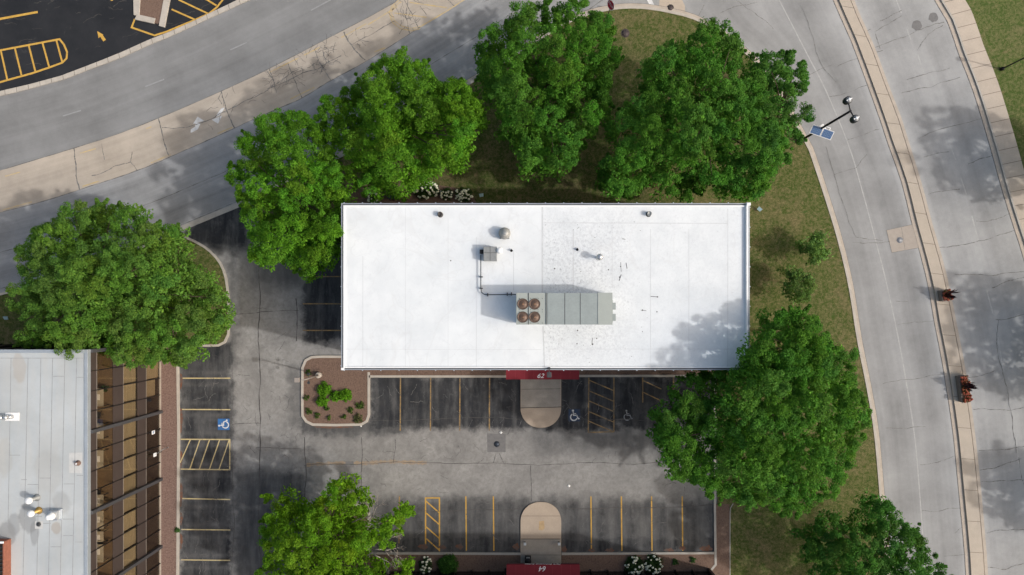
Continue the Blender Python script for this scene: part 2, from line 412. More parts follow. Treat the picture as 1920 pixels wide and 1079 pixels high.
s = Sh('brown_mulch', 0.95, 0.1)
v = s.voro(8, s.scale(s.obj, (1, .45, 1), rz=.6)); n = s.noise(9, 6, 0.8); n0 = s.noise(0.7, 4, 0.6)
k = s.mix(s.rng(n, 0.3, 0.7), (0.10, 0.064, 0.048), (0.245, 0.168, 0.135)); k = s.mix(s.rng(v, 0.0, 0.5, 0.5, 0), k, (0.055, 0.034, 0.026))
k = s.mix(s.rng(n0, 0.35, 0.7, 0, .45), k, (0.20, 0.135, 0.10)); s.bump(n, 0.8, 0.04); m_mulch = s.col(k)
s = Sh('red_chip', 0.95, 0.1)
v = s.voro(9); n = s.noise(8, 6, 0.8)
k = s.mix(s.rng(n, 0.3, 0.7), (0.105, 0.066, 0.054), (0.315, 0.215, 0.182)); k = s.mix(s.rng(v, 0.0, 0.5, 0.4, 0), k, (0.06, 0.03, 0.025)); s.bump(n, 0.8, 0.04); m_chip = s.col(k)

# white membrane roof (grey specks where the older sheet lies)
s = Sh('white_membrane', 0.55, 0.3)
X, Y, _ = s.xyz()
sc = (H-10.7)/F
def rx(px): return (px-CX)*sc
def ry(py): return (CY-py)*sc
nb = s.noise(0.5, 5, 0.6); nf = s.noise(5.0, 8, 0.82); nt_ = s.noise(9, 5, 0.7, s.scale(s.obj, (1, .6, 1), rz=.5)); cl = s.noise(0.6, 4, 0.6)
old = s.boxmask(X, Y, rx(1018), rx(1420), ry(388), ry(690), 0.02)
near = s.math('MULTIPLY', s.boxmask(X, Y, rx(1000), rx(1165), ry(415), ry(665), 2.0), old)
old2 = s.math('ADD', s.math('MULTIPLY', old, 0.22), s.math('MULTIPLY', near, 0.85))
k = s.mix(s.rng(nb, 0.3, 0.7), (0.63, 0.665, 0.695), (0.725, 0.755, 0.78))
k = s.mix(s.math('MULTIPLY', s.rng(nf, 0.46, 0.62), s.math('MULTIPLY', old2, .70)), k, (0.45, 0.475, 0.51))
spk = s.math('MULTIPLY', s.rng(nt_, 0.565, 0.66), s.rng(cl, 0.40, 0.58)); k = s.mix(s.math('MULTIPLY', s.math('MULTIPLY', spk, old2), 0.6), k, (0.25, 0.26, 0.29))
k = s.mix(s.math('MULTIPLY', s.rng(s.noise(1.1, 9, .78, None, .6), 0.5, 0.72), 0.45), k, (0.53, 0.555, 0.59)); pr = s.noise(0.16, 3, .5, None, 1.2); k = s.mix(s.math('MULTIPLY', s.rng(s.math('ABSOLUTE', s.math('SUBTRACT', pr, .5)), 0.0, 0.02), -0.25, None) if False else s.math('MULTIPLY', s.rng(s.math('ABSOLUTE', s.math('SUBTRACT', pr, .52)), 0.0, 0.012, 1, 0), 0.22), k, (0.55, 0.56, 0.57))
k = s.mix(s.math('MULTIPLY', s.rng(nt_, 0.64, 0.70), 0.3), k, (0.3, 0.3, 0.32))
m_roofw = s.col(k)
m_roofup = M('white_flashing', (0.80, 0.81, 0.82), 0.5, var=0.03, sc=1)
m_seam = M('roof_seam_soft', (0.54, 0.56, 0.585), 0.6, var=0.15, sc=2)

# grey roof of the west building with ponding stains, plus round cast shadows painted into the colour
s = Sh('grey_membrane', 0.7, 0.3)
X, Y, _ = s.xyz(); nb = s.noise(0.35, 6, 0.6); nf = s.noise(7, 5, 0.7); st = s.noise(1, 5, .6, s.scale(s.obj, (1.4, .25, 1)))
k = s.mix(s.rng(nb, 0.3, 0.7), (0.37, 0.40, 0.42), (0.455, 0.488, 0.51)); k = s.mix(s.rng(st, .4, .7, 0, .25), k, (0.50, 0.47, 0.42))
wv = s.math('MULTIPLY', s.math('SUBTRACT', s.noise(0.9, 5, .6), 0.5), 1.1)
for (px, py, rx_, ry_, am, cc) in ((52, 972, 17, 30, .55, (.20, .205, .21)), (64, 1000, 8, 24, .5, (.2, .205, .21)), (12, 1000, 18, 26, .55, (.20, .205, .21)), (25, 985, 13, 22, .5, (.22, .225, .23)),  # dark grey ellipses on this line are painted cast shadow
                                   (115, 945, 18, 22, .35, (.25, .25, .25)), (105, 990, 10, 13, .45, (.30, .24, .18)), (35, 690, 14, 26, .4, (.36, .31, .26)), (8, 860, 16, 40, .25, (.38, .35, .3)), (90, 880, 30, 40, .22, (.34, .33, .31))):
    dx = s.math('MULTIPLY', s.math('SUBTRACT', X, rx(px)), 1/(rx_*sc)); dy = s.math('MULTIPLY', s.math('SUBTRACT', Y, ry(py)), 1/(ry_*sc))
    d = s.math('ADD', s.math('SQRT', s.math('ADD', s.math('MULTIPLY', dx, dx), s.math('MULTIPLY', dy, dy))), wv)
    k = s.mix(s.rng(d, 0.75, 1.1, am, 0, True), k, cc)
k = s.mix(s.rng(nf, 0.55, 0.8, 0, .25), k, (0.3, 0.3, 0.3)); m_roofg = s.col(k)

# tinted window glass
s = Sh('bronze_glass', 0.04, 0.5)
tr = s.node('ShaderNodeBsdfTransparent'); tr.inputs[0].default_value = (0.88, 0.845, 0.79, 1)
gs = s.node('ShaderNodeBsdfGlossy'); gs.inputs['Roughness'].default_value = 0.02; gs.inputs['Color'].default_value = (0.8, 0.8, 0.8, 1)
lw = s.node('ShaderNodeLayerWeight'); fr = s.node('ShaderNodeMath', operation='MULTIPLY_ADD'); s.put(fr.inputs[0], s.math('POWER', lw.outputs['Facing'], 4.0)); fr.inputs[1].default_value = 0.7; fr.inputs[2].default_value = 0.03
mx = s.node('ShaderNodeMixShader'); s.put(mx.inputs[0], fr.outputs[0]); s.put(mx.inputs[1], tr.outputs[0]); s.put(mx.inputs[2], gs.outputs[0])
s.t.links.new(mx.outputs[0], s.t.nodes['Material Output'].inputs[0]); m_glass = s.m
m_glass_dark = M('dark_glass', (0.012, 0.012, 0.014), 0.06, 0, var=0.2, spec=0.6)
# window blinds: slats are the pattern of the blind itself
s = Sh('blinds', 0.7, 0.3)
z = s.xyz()[2]; oi = s.node('ShaderNodeObjectInfo').outputs['Random']; wv = s.math('FRACT', s.math('MULTIPLY', z, 6.5)); nz = s.noise(0.8, 4, .6, s.scale(s.obj, (1, 1, 6)))
k = s.mix(s.rng(wv, 0.12, 0.35), (0.10, 0.08, 0.05), (0.50, 0.43, 0.30)); k = s.mix(s.rng(nz, .35, .7, 0, .5), k, (0.24, 0.20, 0.135)); k = s.mix(s.rng(oi, 0.2, 1.0, 0, .5), k, (0.16, 0.13, 0.085)); m_blind = s.col(k)
# solar cells
s = Sh('solar_cells', 0.25, 0.5)
X, Y, _ = s.xyz(); fx = s.math('FRACT', s.math('MULTIPLY', X, 7.5)); fy = s.math('FRACT', s.math('MULTIPLY', Y, 7.5))
ln = s.math('MAXIMUM', s.math('GREATER_THAN', fx, 0.92), s.math('GREATER_THAN', fy, 0.92))
m_solar = s.col(s.mix(ln, (0.05, 0.11, 0.24), (0.22, 0.29, 0.4)))

def leaf_mat(name, trans=0.34, rough=0.6):
    s = Sh(name, rough, 0.12)
    at = s.node('ShaderNodeAttribute', attribute_name='tint'); s.put(s.b.inputs['Base Color'], at.outputs['Color'])
    tl = s.node('ShaderNodeBsdfTranslucent')
    mu = s.mix(1.0, at.outputs['Color'], (1.25, 1.15, 0.5), 'MULTIPLY'); s.put(tl.inputs[0], mu)
    mx = s.node('ShaderNodeMixShader'); mx.inputs[0].default_value = trans
    s.put(mx.inputs[1], s.b.outputs[0]); s.put(mx.inputs[2], tl.outputs[0])
    s.t.links.new(mx.outputs[0], s.t.nodes['Material Output'].inputs[0]); return s.m
m_leaf = leaf_mat('leaf')
m_leaf_small = leaf_mat('shrub_leaf', 0.15, 0.55)

# ------------------------------------------------------------------ foliage
def leaf_mesh(name, cen, nrm, size, col, rs, aspect=0.55):
    """many small folded leaf faces; all arrays have one row per leaf"""
    n = len(cen)
    a = rs.normal(size=(n, 3)); a -= (a*nrm).sum(1)[:, None]*nrm; a /= np.linalg.norm(a, axis=1)[:, None]+1e-9
    b = np.cross(nrm, a)
    L = size[:, None]; W = L*aspect
    fold = nrm*L*0.16
    v = np.stack([cen-a*L*.5, cen+b*W*.5+fold, cen+a*L*.5, cen-b*W*.5+fold], 1).reshape(-1, 3)
    me = bpy.data.meshes.new(name)
    me.vertices.add(4*n); me.vertices.foreach_set('co', v.astype(np.float32).ravel())
    q = np.arange(4*n).reshape(-1, 4)
    tri = np.stack([q[:, [0, 1, 2]], q[:, [0, 2, 3]]], 1).reshape(-1, 3)
    me.loops.add(6*n); me.loops.foreach_set('vertex_index', tri.ravel().astype(np.int32))
    me.polygons.add(2*n); me.polygons.foreach_set('loop_start', np.arange(0, 6*n, 3, dtype=np.int32))
    at = me.attributes.new('tint', 'FLOAT_COLOR', 'POINT')
    c4 = np.ones((4*n, 4), np.float32); c4[:, :3] = np.repeat(col, 4, 0); at.data.foreach_set('color', c4.ravel())
    me.update(calc_edges=True); return me

def clumps_to_leaves(C, rad, per, size, col, rs, up=0.75, spread=0.55, out_c=None):
    n = len(C); k = np.repeat(np.arange(n), per)
    d = rs.normal(size=(len(k), 3)); d /= np.linalg.norm(d, axis=1)[:, None]
    r = rs.uniform(0.25, 1.0, len(k))**0.6
    P = C[k]+d*(rad[k]*r)[:, None]*np.array([1, 1, .75])
    nm = d*0.55+np.array([0, 0, up])+rs.normal(size=d.shape)*spread
    nm /= np.linalg.norm(nm, axis=1)[:, None]
    cc = col[k]*rs.uniform(0.72, 1.30, len(k))[:, None]
    yel = rs.uniform(0, 1, len(k))[:, None]**3
    cc = cc*(1+yel*np.array([0.45, 0.22, 0.0]))
    return P, nm, size*rs.uniform(0.7, 1.3, len(k)), cc

def inside(P, poly):
    x, y = P[:, 0], P[:, 1]; c = np.zeros(len(P), bool); n = len(poly)
    for i in range(n):
        x0, y0 = poly[i]; x1, y1 = poly[(i+1) % n]
        if y0 == y1: continue
        c ^= ((y0 > y) != (y1 > y)) & (x < (x1-x0)*(y-y0)/(y1-y0)+x0)
    return c
def edge_dist(P, poly):
    d = np.full(len(P), 1e9); n = len(poly)
    for i in range(n):
        a = np.array(poly[i]); b = np.array(poly[(i+1) % n]); ab = b-a; L = (ab**2).sum()+1e-9
        t = np.clip(((P-a)@ab)/L, 0, 1); d = np.minimum(d, np.linalg.norm(P-(a+t[:, None]*ab), axis=1))
    return d

def tree(outline, label, base_px=None, zref=6.5, zedge=5.0, ztop=11.0, col=(0.060, 0.145, 0.018), seed=1, leaf=0.125, sp=1.15, per=135, cl=16,
         world=False, trunk_r=0.22, kind='tree', steep=0.85, loose=0.0):
    rs = np.random.RandomState(seed)
    poly = outline if world else gl(outline, zref)
    pa = np.array(poly); lo = pa.min(0); hi = pa.max(0)
    cen = None
    # lobes: dart throwing inside the outline
    cand = rs.uniform(lo, hi, (6000, 2)); cand = cand[inside(cand, poly)]
    dd = edge_dist(cand, poly); dmax = dd.max(); cen = cand[dd.argmax()]
    pts = []; ds = []
    for p, d in zip(cand, dd):
        if d < min(0.42, 0.2*dmax): continue
        m = sp*(0.66 if d < 1.2 else 1.0)
        if all((p[0]-q[0])**2+(p[1]-q[1])**2 > m*m for q in pts): pts.append(p); ds.append(d)
    pts = np.array(pts); ds = np.array(ds)
    t = np.clip(ds/(steep*dmax), 0, 1)
    z = zedge+(ztop-zedge)*np.sqrt(np.clip(1-(1-t)**2, 0, 1))*0.92+rs.normal(0, 0.55, len(pts))
    z += 0.55*np.sin(pts[:, 0]*1.15+seed)+0.55*np.sin(pts[:, 1]*1.3+seed*2.1)
    # big limbs: humps with dark clefts between them
    if dmax > 2.2:
        bc = []
        for p in cand:
            if all((p[0]-q[0])**2+(p[1]-q[1])**2 > 2.5**2 for q in bc): bc.append(p)
        bc = np.array(bc); dl = np.linalg.norm(pts[:, None]-bc[None], axis=2); hump = rs.uniform(-.5, .7, len(bc))[dl.argmin(1)]; dn = dl.min(1)
        z += hump+1.15*(1-(dn/1.5)**2).clip(-.9, 1)
        sink = (dn > 1.3) & (rs.uniform(0, 1, len(pts)) < 0.75) & (ds > .8)
        z = np.where(sink, np.maximum(z-3.0, 3.0), z)
    if not world: pts = pts*((H-z)/(H-zref))[:, None]
    lobeR = np.minimum(rs.uniform(0.75, 1.35, len(pts)), np.maximum(ds-0.08, .3))
    base = empty(kind, (0, 0, 0), label, 'tree')
    bx = g(*base_px) if base_px and not world else (base_px if base_px else tuple(cen))
    base.location = (bx[0], bx[1], 0.0)
    C = []; CR = []; CC = []; C2 = []; CR2 = []; CC2 = []
    tree_col = np.array(col)
    for i in range(len(pts)):
        Rl = lobeR[i]; n = max(5, int(cl*(Rl/1.05)**1.7)); d = rs.normal(size=(n, 3)); d[:, 2] = np.abs(d[:, 2])*1.0-0.35; d /= np.linalg.norm(d, axis=1)[:, None]
        if loose and rs.uniform() < loose: continue
        c0 = np.array([pts[i][0], pts[i][1], z[i]])
        C.append(c0+d*Rl*rs.uniform(0.6, 1.0, (n, 1))*np.array([1, 1, .9])); CR.append(rs.uniform(0.22, 0.42, n))
        CC.append(tree_col*np.array([rs.uniform(.88, 1.15), rs.uniform(.93, 1.08), rs.uniform(.85, 1.3)])*rs.uniform(0.82, 1.2, (n, 1)))
        # inner, lower layer, leaf colour raised to lighten the shaded gaps
        n2 = max(3, n//2); e = rs.normal(size=(n2, 3)); e /= np.linalg.norm(e, axis=1)[:, None]
        zl = max(2.6, z[i]-rs.uniform(1.6, 2.8))
        C2.append(np.array([pts[i][0], pts[i][1], zl])+e*Rl*0.95); CR2.append(rs.uniform(0.4, 0.65, n2)); CC2.append(tree_col*1.25*np.ones((n2, 1)))
    # sprigs that stick out of the rim
    for i in range(len(poly)):
        a_ = np.array(poly[i]); b_ = np.array(poly[(i+1) % len(poly)]); L_ = np.linalg.norm(b_-a_); nn = np.array([b_[1]-a_[1], a_[0]-b_[0]])/(L_+1e-9)
        if area(poly) < 0: nn = -nn
        for q in range(int(L_/0.55)+1):
            if rs.uniform() < 0.38: continue
            p_ = a_+(b_-a_)*rs.uniform(); zz = zedge+rs.uniform(0, 2.4); p_ = p_*(1 if world else (H-zz)/(H-zref)); o_ = nn+rs.normal(0, .5, 2); m_ = rs.randint(2, 5)*(1 if ztop > 5 else .6); m_ = int(max(1, m_))
            
            if np.min(np.linalg.norm(pts-p_, axis=1)) > 1.25: continue
            k_ = np.arange(m_)[:, None]; st_ = 0.2 if ztop > 5 else .12
            C.append(np.concatenate([p_+o_*(k_*st_-.42), zz+k_*rs.uniform(-.04, .12)], 1)); CR.append(np.linspace(.26, .14, m_) if m_ > 1 else np.array([.15])); CC.append(tree_col*rs.uniform(.85, 1.25)*np.ones((m_, 1)))
    C = np.concatenate(C); C2 = np.concatenate(C2); CR2 = np.concatenate(CR2); CC2 = np.concatenate(CC2); CR = np.concatenate(CR); CC = np.concatenate(CC)
    P, nm, sz, cc = clumps_to_leaves(C, CR, per, leaf, CC, rs)
    Q = clumps_to_leaves(C2, CR2, max(8, per//3), leaf*2.0, CC2, rs)
    P, nm, sz, cc = (np.concatenate(z_) for z_ in zip((P, nm, sz, cc), Q))
    P -= np.array([bx[0], bx[1], 0])
    me = leaf_mesh('crown', P, nm, sz, cc, rs); me.materials.append(m_leaf); link('crown', me, base)
    # trunk with limbs reaching into the crown
    mb = MB(); h0 = 2.6
    cl_ = np.array([cen[0]-bx[0], cen[1]-bx[1]])
    topz = ztop*0.72
    tr = [(0, 0, -0.1), (0.03, 0.02, 0.5), (cl_[0]*.15, cl_[1]*.15, h0), (cl_[0]*.55, cl_[1]*.55, topz*.75), (cl_[0]*.8, cl_[1]*.8, topz)]
    mb.path(tr, [trunk_r*1.35, trunk_r, trunk_r*.85, trunk_r*.5, trunk_r*.25], 10)
    idx = rs.choice(len(pts), min(16, len(pts)), replace=False)
    for i in idx:
        f = rs.uniform(0.45, 0.95); a = Vector(tr[2]).lerp(Vector(tr[3]), f)
        e = Vector((pts[i][0]-bx[0], pts[i][1]-bx[1], z[i]-0.3)); mdl = a.lerp(e, 0.5)+Vector((0, 0, 0.35))
        mb.path([a, mdl, e], [trunk_r*.42, trunk_r*.24, trunk_r*.08], 6)
    mb.build('trunk', m_bark, base)
    return base

def bush(px, py, rad, hgt, label, col=(0.05, 0.15, 0.015), seed=1, name='shrub', per=26, leaf=0.12, z0=0.1, flowers=0, fcol=None, group=None, elong=(1, 1), cat='shrub', n=None, loc=None):
    rs = np.random.RandomState(seed)
    x, y = loc or g(px, py); base = empty(name, (x, y, z0), label, cat, group)
    n = n or int(34*rad*rad/(0.45*0.45))
    n = max(8, n)
    d = rs.normal(size=(n, 3)); d[:, 2] = np.abs(d[:, 2]); d /= np.linalg.norm(d, axis=1)[:, None]
    C = d*np.array([rad*elong[0], rad*elong[1], hgt])*rs.uniform(0.45, 0.95, (n, 1))
    C[:, 2] = np.maximum(C[:, 2], 0.05)
    P, nm, sz, cc = clumps_to_leaves(C, rs.uniform(.10, .2, n)*max(.6, rad/.6), per, leaf, np.array(col)*rs.uniform(.75, 1.25, (n, 1)), rs)
    P[:, 2] = np.maximum(P[:, 2], 0.01)
    me = leaf_mesh('foliage', P, nm, sz, cc, rs, 0.6); me.materials.append(m_leaf_small); link('foliage', me, base)
    st = MB()
    for k in range(5):
        a = k*1.3; st.tube((0, 0, -.05), (rad*.5*math.cos(a), rad*.5*math.sin(a), hgt*.6), .02, .008, 5)
    st.build('stem', m_bark, base)
    if flowers:
        fm = fcol; done = 0
        while done < flowers:
            q = rs.normal(size=3); q[2] = abs(q[2]); q /= np.linalg.norm(q)
            if q[2] < .25: continue
            o = link('flower_head', fm, base)
            o.location = (q[0]*rad*elong[0]*1.0, q[1]*rad*elong[1]*1.0, q[2]*hgt*1.02+.06); s_ = rs.uniform(.75, 1.25); o.scale = (s_, s_, s_*.8)
            done += 1
    return base

def blob_mesh(name, r, m, seed=3):
    """lumpy flower head made of many petals"""
    mb = MB(); rr = random.Random(seed); n = 9
    prof = []
    for k in range(6):
        t = math.pi*k/5; prof.append((max(.004, r*math.sin(t)), -r*math.cos(t)))
    mb.lathe(prof, (0, 0, 0), n)
    mb.v = [(x*(1+rr.uniform(-.18, .18)), y*(1+rr.uniform(-.18, .18)), z*(1+rr.uniform(-.18, .18))) for x, y, z in mb.v]
    me = bpy.data.meshes.new(name); me.from_pydata(mb.v, [], mb.f); me.materials.append(m); me.update(); return me
m_petal = M('hydrangea_white', (0.84, 0.85, 0.68), 0.8, var=0.15, sc=20)
m_orange = M('bloom_orange', (0.27, 0.065, 0.035), 0.7, var=0.3, sc=15)
me_flower = blob_mesh('flower_head', 0.092, m_petal)
me_orange = blob_mesh('bloom', 0.085, m_orange, 5)

# ------------------------------------------------------------------ terrain and roads
def st(o): return tag(o, kind='structure')
st(MB().poly([(-500, -500), (500, -500), (500, 500), (-500, 500)], -0.12).build('ground', m_turf2))
st(MB().poly(gl([(-420, -420), (2180, -420), (2180, 1520), (-420, 1520)]), 0.0).build('junction_pavement', m_cross))

K_top = spline(gl([(-420, 262), (-200, 221), (0, 181), (65, 165), (120, 150), (163, 133), (230, 108), (285, 83), (318, 70), (368, 47), (400, 32), (470, 0), (560, -48), (700, -135), (900, -290)]), 1.5)
K_lot = spline(gl([(-420, 252), (-200, 211), (0, 172), (60, 158), (115, 143), (160, 126), (228, 99), (281, 75), (315, 62), (365, 40), (397, 24), (466, -9), (556, -57), (696, -144), (896, -299)]), 1.5)
U_bot = spline(gl([(-420, 430), (-200, 378), (0, 320), (100, 290), (172, 268), (240, 245), (297, 222), (350, 200), (400, 178), (479, 142), (560, 101), (640, 59), (700, 28), (749, 0), (860, -70), (1000, -160), (1150, -270)]), 1.5)
T_bot = spline(gl([(-420, 505), (-200, 455), (0, 399), (75, 380), (150, 356), (262, 319), (325, 292), (375, 270), (440, 241), (480, 222), (517, 206), (567, 185), (620, 151), (680, 120), (755, 72), (830, 25), (871, 0), (960, -62), (1100, -165), (1230, -270)]), 1.5)
L_bot = spline(gl([(-420, 640), (-200, 605), (0, 548), (120, 515), (230, 472), (347, 426), (442, 386), (540, 343), (628, 302), (750, 236), (880, 160), (1000, 85), (1080, 42), (1180, -30), (1290, -120)]), 1.5)
st(band(K_top, U_bot, 0.006).build('north_road', m_upper))
nroad = bpy.data.objects['north_road']; nroad.name = 'resurfaced_road'
turn = st(band(U_bot, T_bot, 0.010).build('turn_lane', m_beige))
lower = st(band(T_bot, L_bot, 0.006).build('old_asphalt_road', m_lower))

E_lawn = [(1300, 38), (1345, 62), (1385, 92), (1425, 130), (1460, 180), (1486, 228), (1502, 257), (1515, 282), (1550, 387), (1572, 462), (1590, 540), (1606, 640), (1622, 720), (1637, 809), (1648, 930), (1660, 1079), (1668, 1250), (1672, 1520)]
EL_road = spline(gl([(1150, -420), (1240, -100)] + E_lawn[0:]), 1.2)
MedL = spline(gl([(1420, -420), (1480, -230), (1562, 0), (1575, 30), (1595, 75), (1624, 152), (1652, 230), (1665, 270), (1690, 340), (1710, 420), (1727, 482), (1741, 540), (1752, 605), (1767, 682), (1786, 805), (1797, 916), (1806, 1009), (1811, 1079), (1818, 1250), (1822, 1520)]), 1.2)
MedR = spline(gl([(1458, -420), (1518, -230), (1600, 0), (1612, 30), (1637, 85), (1665, 160), (1690, 225), (1704, 270), (1727, 345), (1747, 420), (1765, 482), (1779, 540), (1794, 615), (1812, 710), (1826, 807), (1837, 909), (1846, 1009), (1851, 1079), (1858, 1250), (1862, 1520)]), 1.2)
GutL = spline(gl([(1600, -420), (1665, -230), (1752, 0), (1777, 42), (1797, 100), (1825, 172), (1855, 270), (1880, 360), (1902, 430), (1920, 487), (1945, 590), (1965, 700), (1985, 850), (2005, 1079), (2015, 1250), (2020, 1520)]), 1.2)
st(band(EL_road, MedL, 0.006, 200).build('east_road', m_east)); bpy.data.objects['east_road'].name = 'concrete_road'
er = bpy.data.objects['concrete_road']
er2 = st(band(MedR, GutL, 0.006, 200).build('concrete_road', m_east2))

def off_line(P, d):          # shift a polyline sideways (metres, + = left of travel)
    return offs(P, d)[0]
# median: gutter, raised slab, right kerb
med = st(band(MedL, MedR, 0.030, 200).build('median_gutter', m_gutter))
slabL = off_line(MedL, 0.40); slabR = off_line(MedR, -0.36)
def raised(A, B, z0, z1, n=200):
    A = resample(A, n); B = resample(B, n); P = A+B[::-1]
    mb = MB(); i = 0
    mb.v = [(p[0], p[1], z1) for p in A]+[(p[0], p[1], z1) for p in B]+[(p[0], p[1], z0) for p in A]+[(p[0], p[1], z0) for p in B]
    for k in range(n-1):
        mb.f += [(k, k+1, n+k+1, n+k), (2*n+k, 2*n+k+1, k+1, k), (n+k, n+k+1, 3*n+k+1, 3*n+k)]
    a, b, c = (Vector(mb.v[q]) for q in mb.f[0][:3])
    if (b-a).cross(c-a).z < 0: mb.f = [f[::-1] for f in mb.f]
    return mb
slab = st(raised(slabL, slabR, 0.0, 0.17).build('median', m_median))
jm = MB()
sl = resample(slabL, 240); sr = resample(slabR, 240)
for k in range(6, 236, 7):
    jm.ribbon([sl[k], sr[k]], 0.03, 0.174)
rr = off_line(slabR, 0.03); jm.ribbon(resample(offs(slabR, 0.0)[0], 200), 0.07, 0.036)
jm.build('joint', m_joint, slab)
kr = raised(off_line(MedR, -0.30), off_line(MedR, -0.02), 0.0, 0.15).build('kerb', m_gutter); st(kr)
gm = MB(); gm.ribbon(resample(off_line(MedL, -0.03), 200), 0.05, 0.012); gm.ribbon(resample(off_line(MedR, 0.03), 200), 0.045, 0.012)
gm.build('joint', m_crack_soft, med)

# east gutter, pavement (sidewalk) and lawn
WalkL = off_line(GutL, 0.55) if off_line(GutL, 0.55)[50][0] > GutL[50][0] else off_line(GutL, -0.55)
sgn = 1 if WalkL == off_line(GutL, 0.55) else -1
WalkR = off_line(GutL, sgn*(0.55+1.72)); LawnR = off_line(GutL, sgn*28)
gut = st(raised(GutL, WalkL, 0.0, 0.03).build('gutter', m_gutter))
st(raised(off_line(GutL, sgn*0.40), WalkL, 0.0, 0.15).build('kerb', m_kerb_grey))
walk = st(raised(off_line(GutL, sgn*.551), WalkR, 0.0, 0.14).build('sidewalk', m_walk))
jm = MB(); a = resample(WalkL, 150); b = resample(WalkR, 150)
for k in range(2, 148): 
    if k % 2 == 0: jm.ribbon([a[k], b[k]], 0.035, 0.144)
jm.build('joint', m_joint, walk)
st(raised(WalkR, LawnR, 0.0, 0.10).build('east_lawn', m_turf2)); bpy.data.objects['east_lawn'].name = 'roadside_lawn'
gk = MB(); gk.ribbon(resample(off_line(GutL, -sgn*.04), 200), 0.05, 0.012); gk.build('joint', m_crack_soft, gut)

# corner lawn around the white building
arc = gl([(470, 372), (540, 343), (628, 302), (750, 236), (880, 160), (1000, 85), (1060, 48), (1110, 28), (1165, 18), (1215, 19), (1260, 27)] + E_lawn)
arcS = spline(arc, 0.8)
inner = gl([(1345, 1520), (1345, 700), (690, 700), (690, 455), (560, 450), (505, 430), (480, 400)])
st(MB().poly(arcS+inner, -0.05, 0.10).build('lawn', m_turf))
kb = st(MB().ribbon(off_line(arcS, 0.11), 0.24, 0.0, 0.14).build('kerb', m_kerb))
k2 = st(MB().ribbon(off_line(arcS, 0.36), 0.26, 0.0, 0.035).build('gutter', m_gutter))
MB().ribbon(off_line(arcS, 0.51), 0.05, 0.012).build('joint', m_crack_soft, k2)
# kerb strip across the driveway mouth
st(MB().ribbon(gl([(338, 430), (395, 406), (444, 386), (470, 374)]), 0.45, 0.0, 0.03).build('driveway_apron', m_kerb_grey))

# north-west parking lot with its kerb
nwlot = st(MB().poly(K_lot+gl([(900, -420), (-420, -420)]), 0.0, 0.012).build('sealed_parking_lot', m_seal))
nk = st(band(K_lot, K_top, 0.016, 160).build('kerb', m_kerb)); nk.location.z = 0
kb2 = raised(K_lot, K_top, 0.0, 0.09, 160).build('kerb', m_kerb); st(kb2); bpy.data.objects.remove(nk)
jm = MB(); a = resample(K_lot, 130); b = resample(K_top, 130)
for k in range(3, 128):
    if k % 2: jm.ribbon([a[k], b[k]], 0.035, 0.094)
jm.build('joint', m_joint, kb2)

# main parking lot (drive, aisles and stalls)
lotP = gl([(347, 430), (400, 408), (444, 390), (475, 378), (485, 402), (508, 432), (562, 452), (690, 457), (690, 702), (1341, 702), (1341, 1520), (336, 1520), (336, 690), (345, 440)])
lot = st(MB().poly(lotP, -0.05, 0.016).build('parking_lot', m_lot))

# west lawn under the big tree
wl = spline(gl([(-420, 645), (-200, 610), (0, 553), (120, 520), (230, 478), (330, 440), (350, 446), (382, 462), (405, 482), (420, 507), (427, 540), (430, 590), (429, 627), (422, 642), (410, 648), (375, 648)]), .6)
st(MB().poly(wl+gl([(330, 648), (330, 690), (300, 690), (-420, 690)]), -0.05, 0.11).build('lawn', m_turf))
st(MB().ribbon(wl+gl([(345, 648)]), 0.2, 0.0, 0.14).build('kerb', m_kerb))
# path visible under the big tree and mulch at the foot of the west building
st(MB().poly(gl([(301, 600), (333, 600), (333, 1520), (301, 1520)]), 0.0, 0.115).build('gravel_strip', m_chip))
st(MB().ribbon(gl([(334, 676), (336, 810), (334, 1079), (333, 1520)]), 0.22, 0.0, 0.145).build('kerb', m_kerb))

# mulch islands and strips
isl = gl([(700, 669), (600, 669), (585, 670), (574, 676), (568, 690), (567.5, 740), (568, 780), (575, 790), (587, 796), (630, 797), (678, 796), (688, 790), (692, 778), (692, 740), (692, 698), (700, 697)])
st(MB().poly(isl, 0.0, 0.12).build('mulch_bed', m_mulch))
st(MB().ribbon(isl[:-1], 0.22, 0.0, 0.15).build('kerb', m_kerb))
isl2 = [(p[0], 2*g(0, 871)[1]-p[1]) for p in isl]
st(MB().poly(isl2, 0.0, 0.12).build('mulch_bed', m_mulch))
st(MB().ribbon(isl2[:-1], 0.22, 0.0, 0.15).build('kerb', m_kerb))
st(MB().poly(gl([(693, 640), (1340, 640), (1340, 705), (693, 705)]), 0.0, 0.118).build('mulch_strip', m_mulch))
st(MB().ribbon(gl([(692, 706), (975, 706)]), 0.2, 0.0, 0.15).build('kerb', m_kerb))
st(MB().ribbon(gl([(1053, 705), (1341, 705)]), 0.2, 0.0, 0.15).build('kerb', m_kerb))
st(MB().poly(gl([(1341, 945), (1367, 945), (1368, 1090), (1341, 1090)]), 0.0, 0.118).build('mulch_strip', m_mulch))
st(MB().poly(gl([(695, 1037), (976, 1037), (976, 1090), (695, 1090)]), 0.0, 0.119).build('mulch_strip', m_mulch))
st(MB().poly(gl([(1053, 1037), (1341, 1037), (1341, 1090), (1053, 1090)]), 0.0, 0.119).build('mulch_strip', m_mulch))
st(MB().ribbon(gl([(695, 1037), (976, 1038)]), 0.2, 0.0, 0.15).build('kerb', m_kerb_grey))
st(MB().ribbon(gl([(1053, 1038), (1338, 1036.5)]), 0.2, 0.0, 0.15).build('kerb', m_kerb_grey))
st(MB().ribbon(gl([(1340, 705), (1339.5, 944), (1341, 1058), (1332, 1069)]), 0.2, 0.0, 0.152).build('kerb', m_kerb_grey))
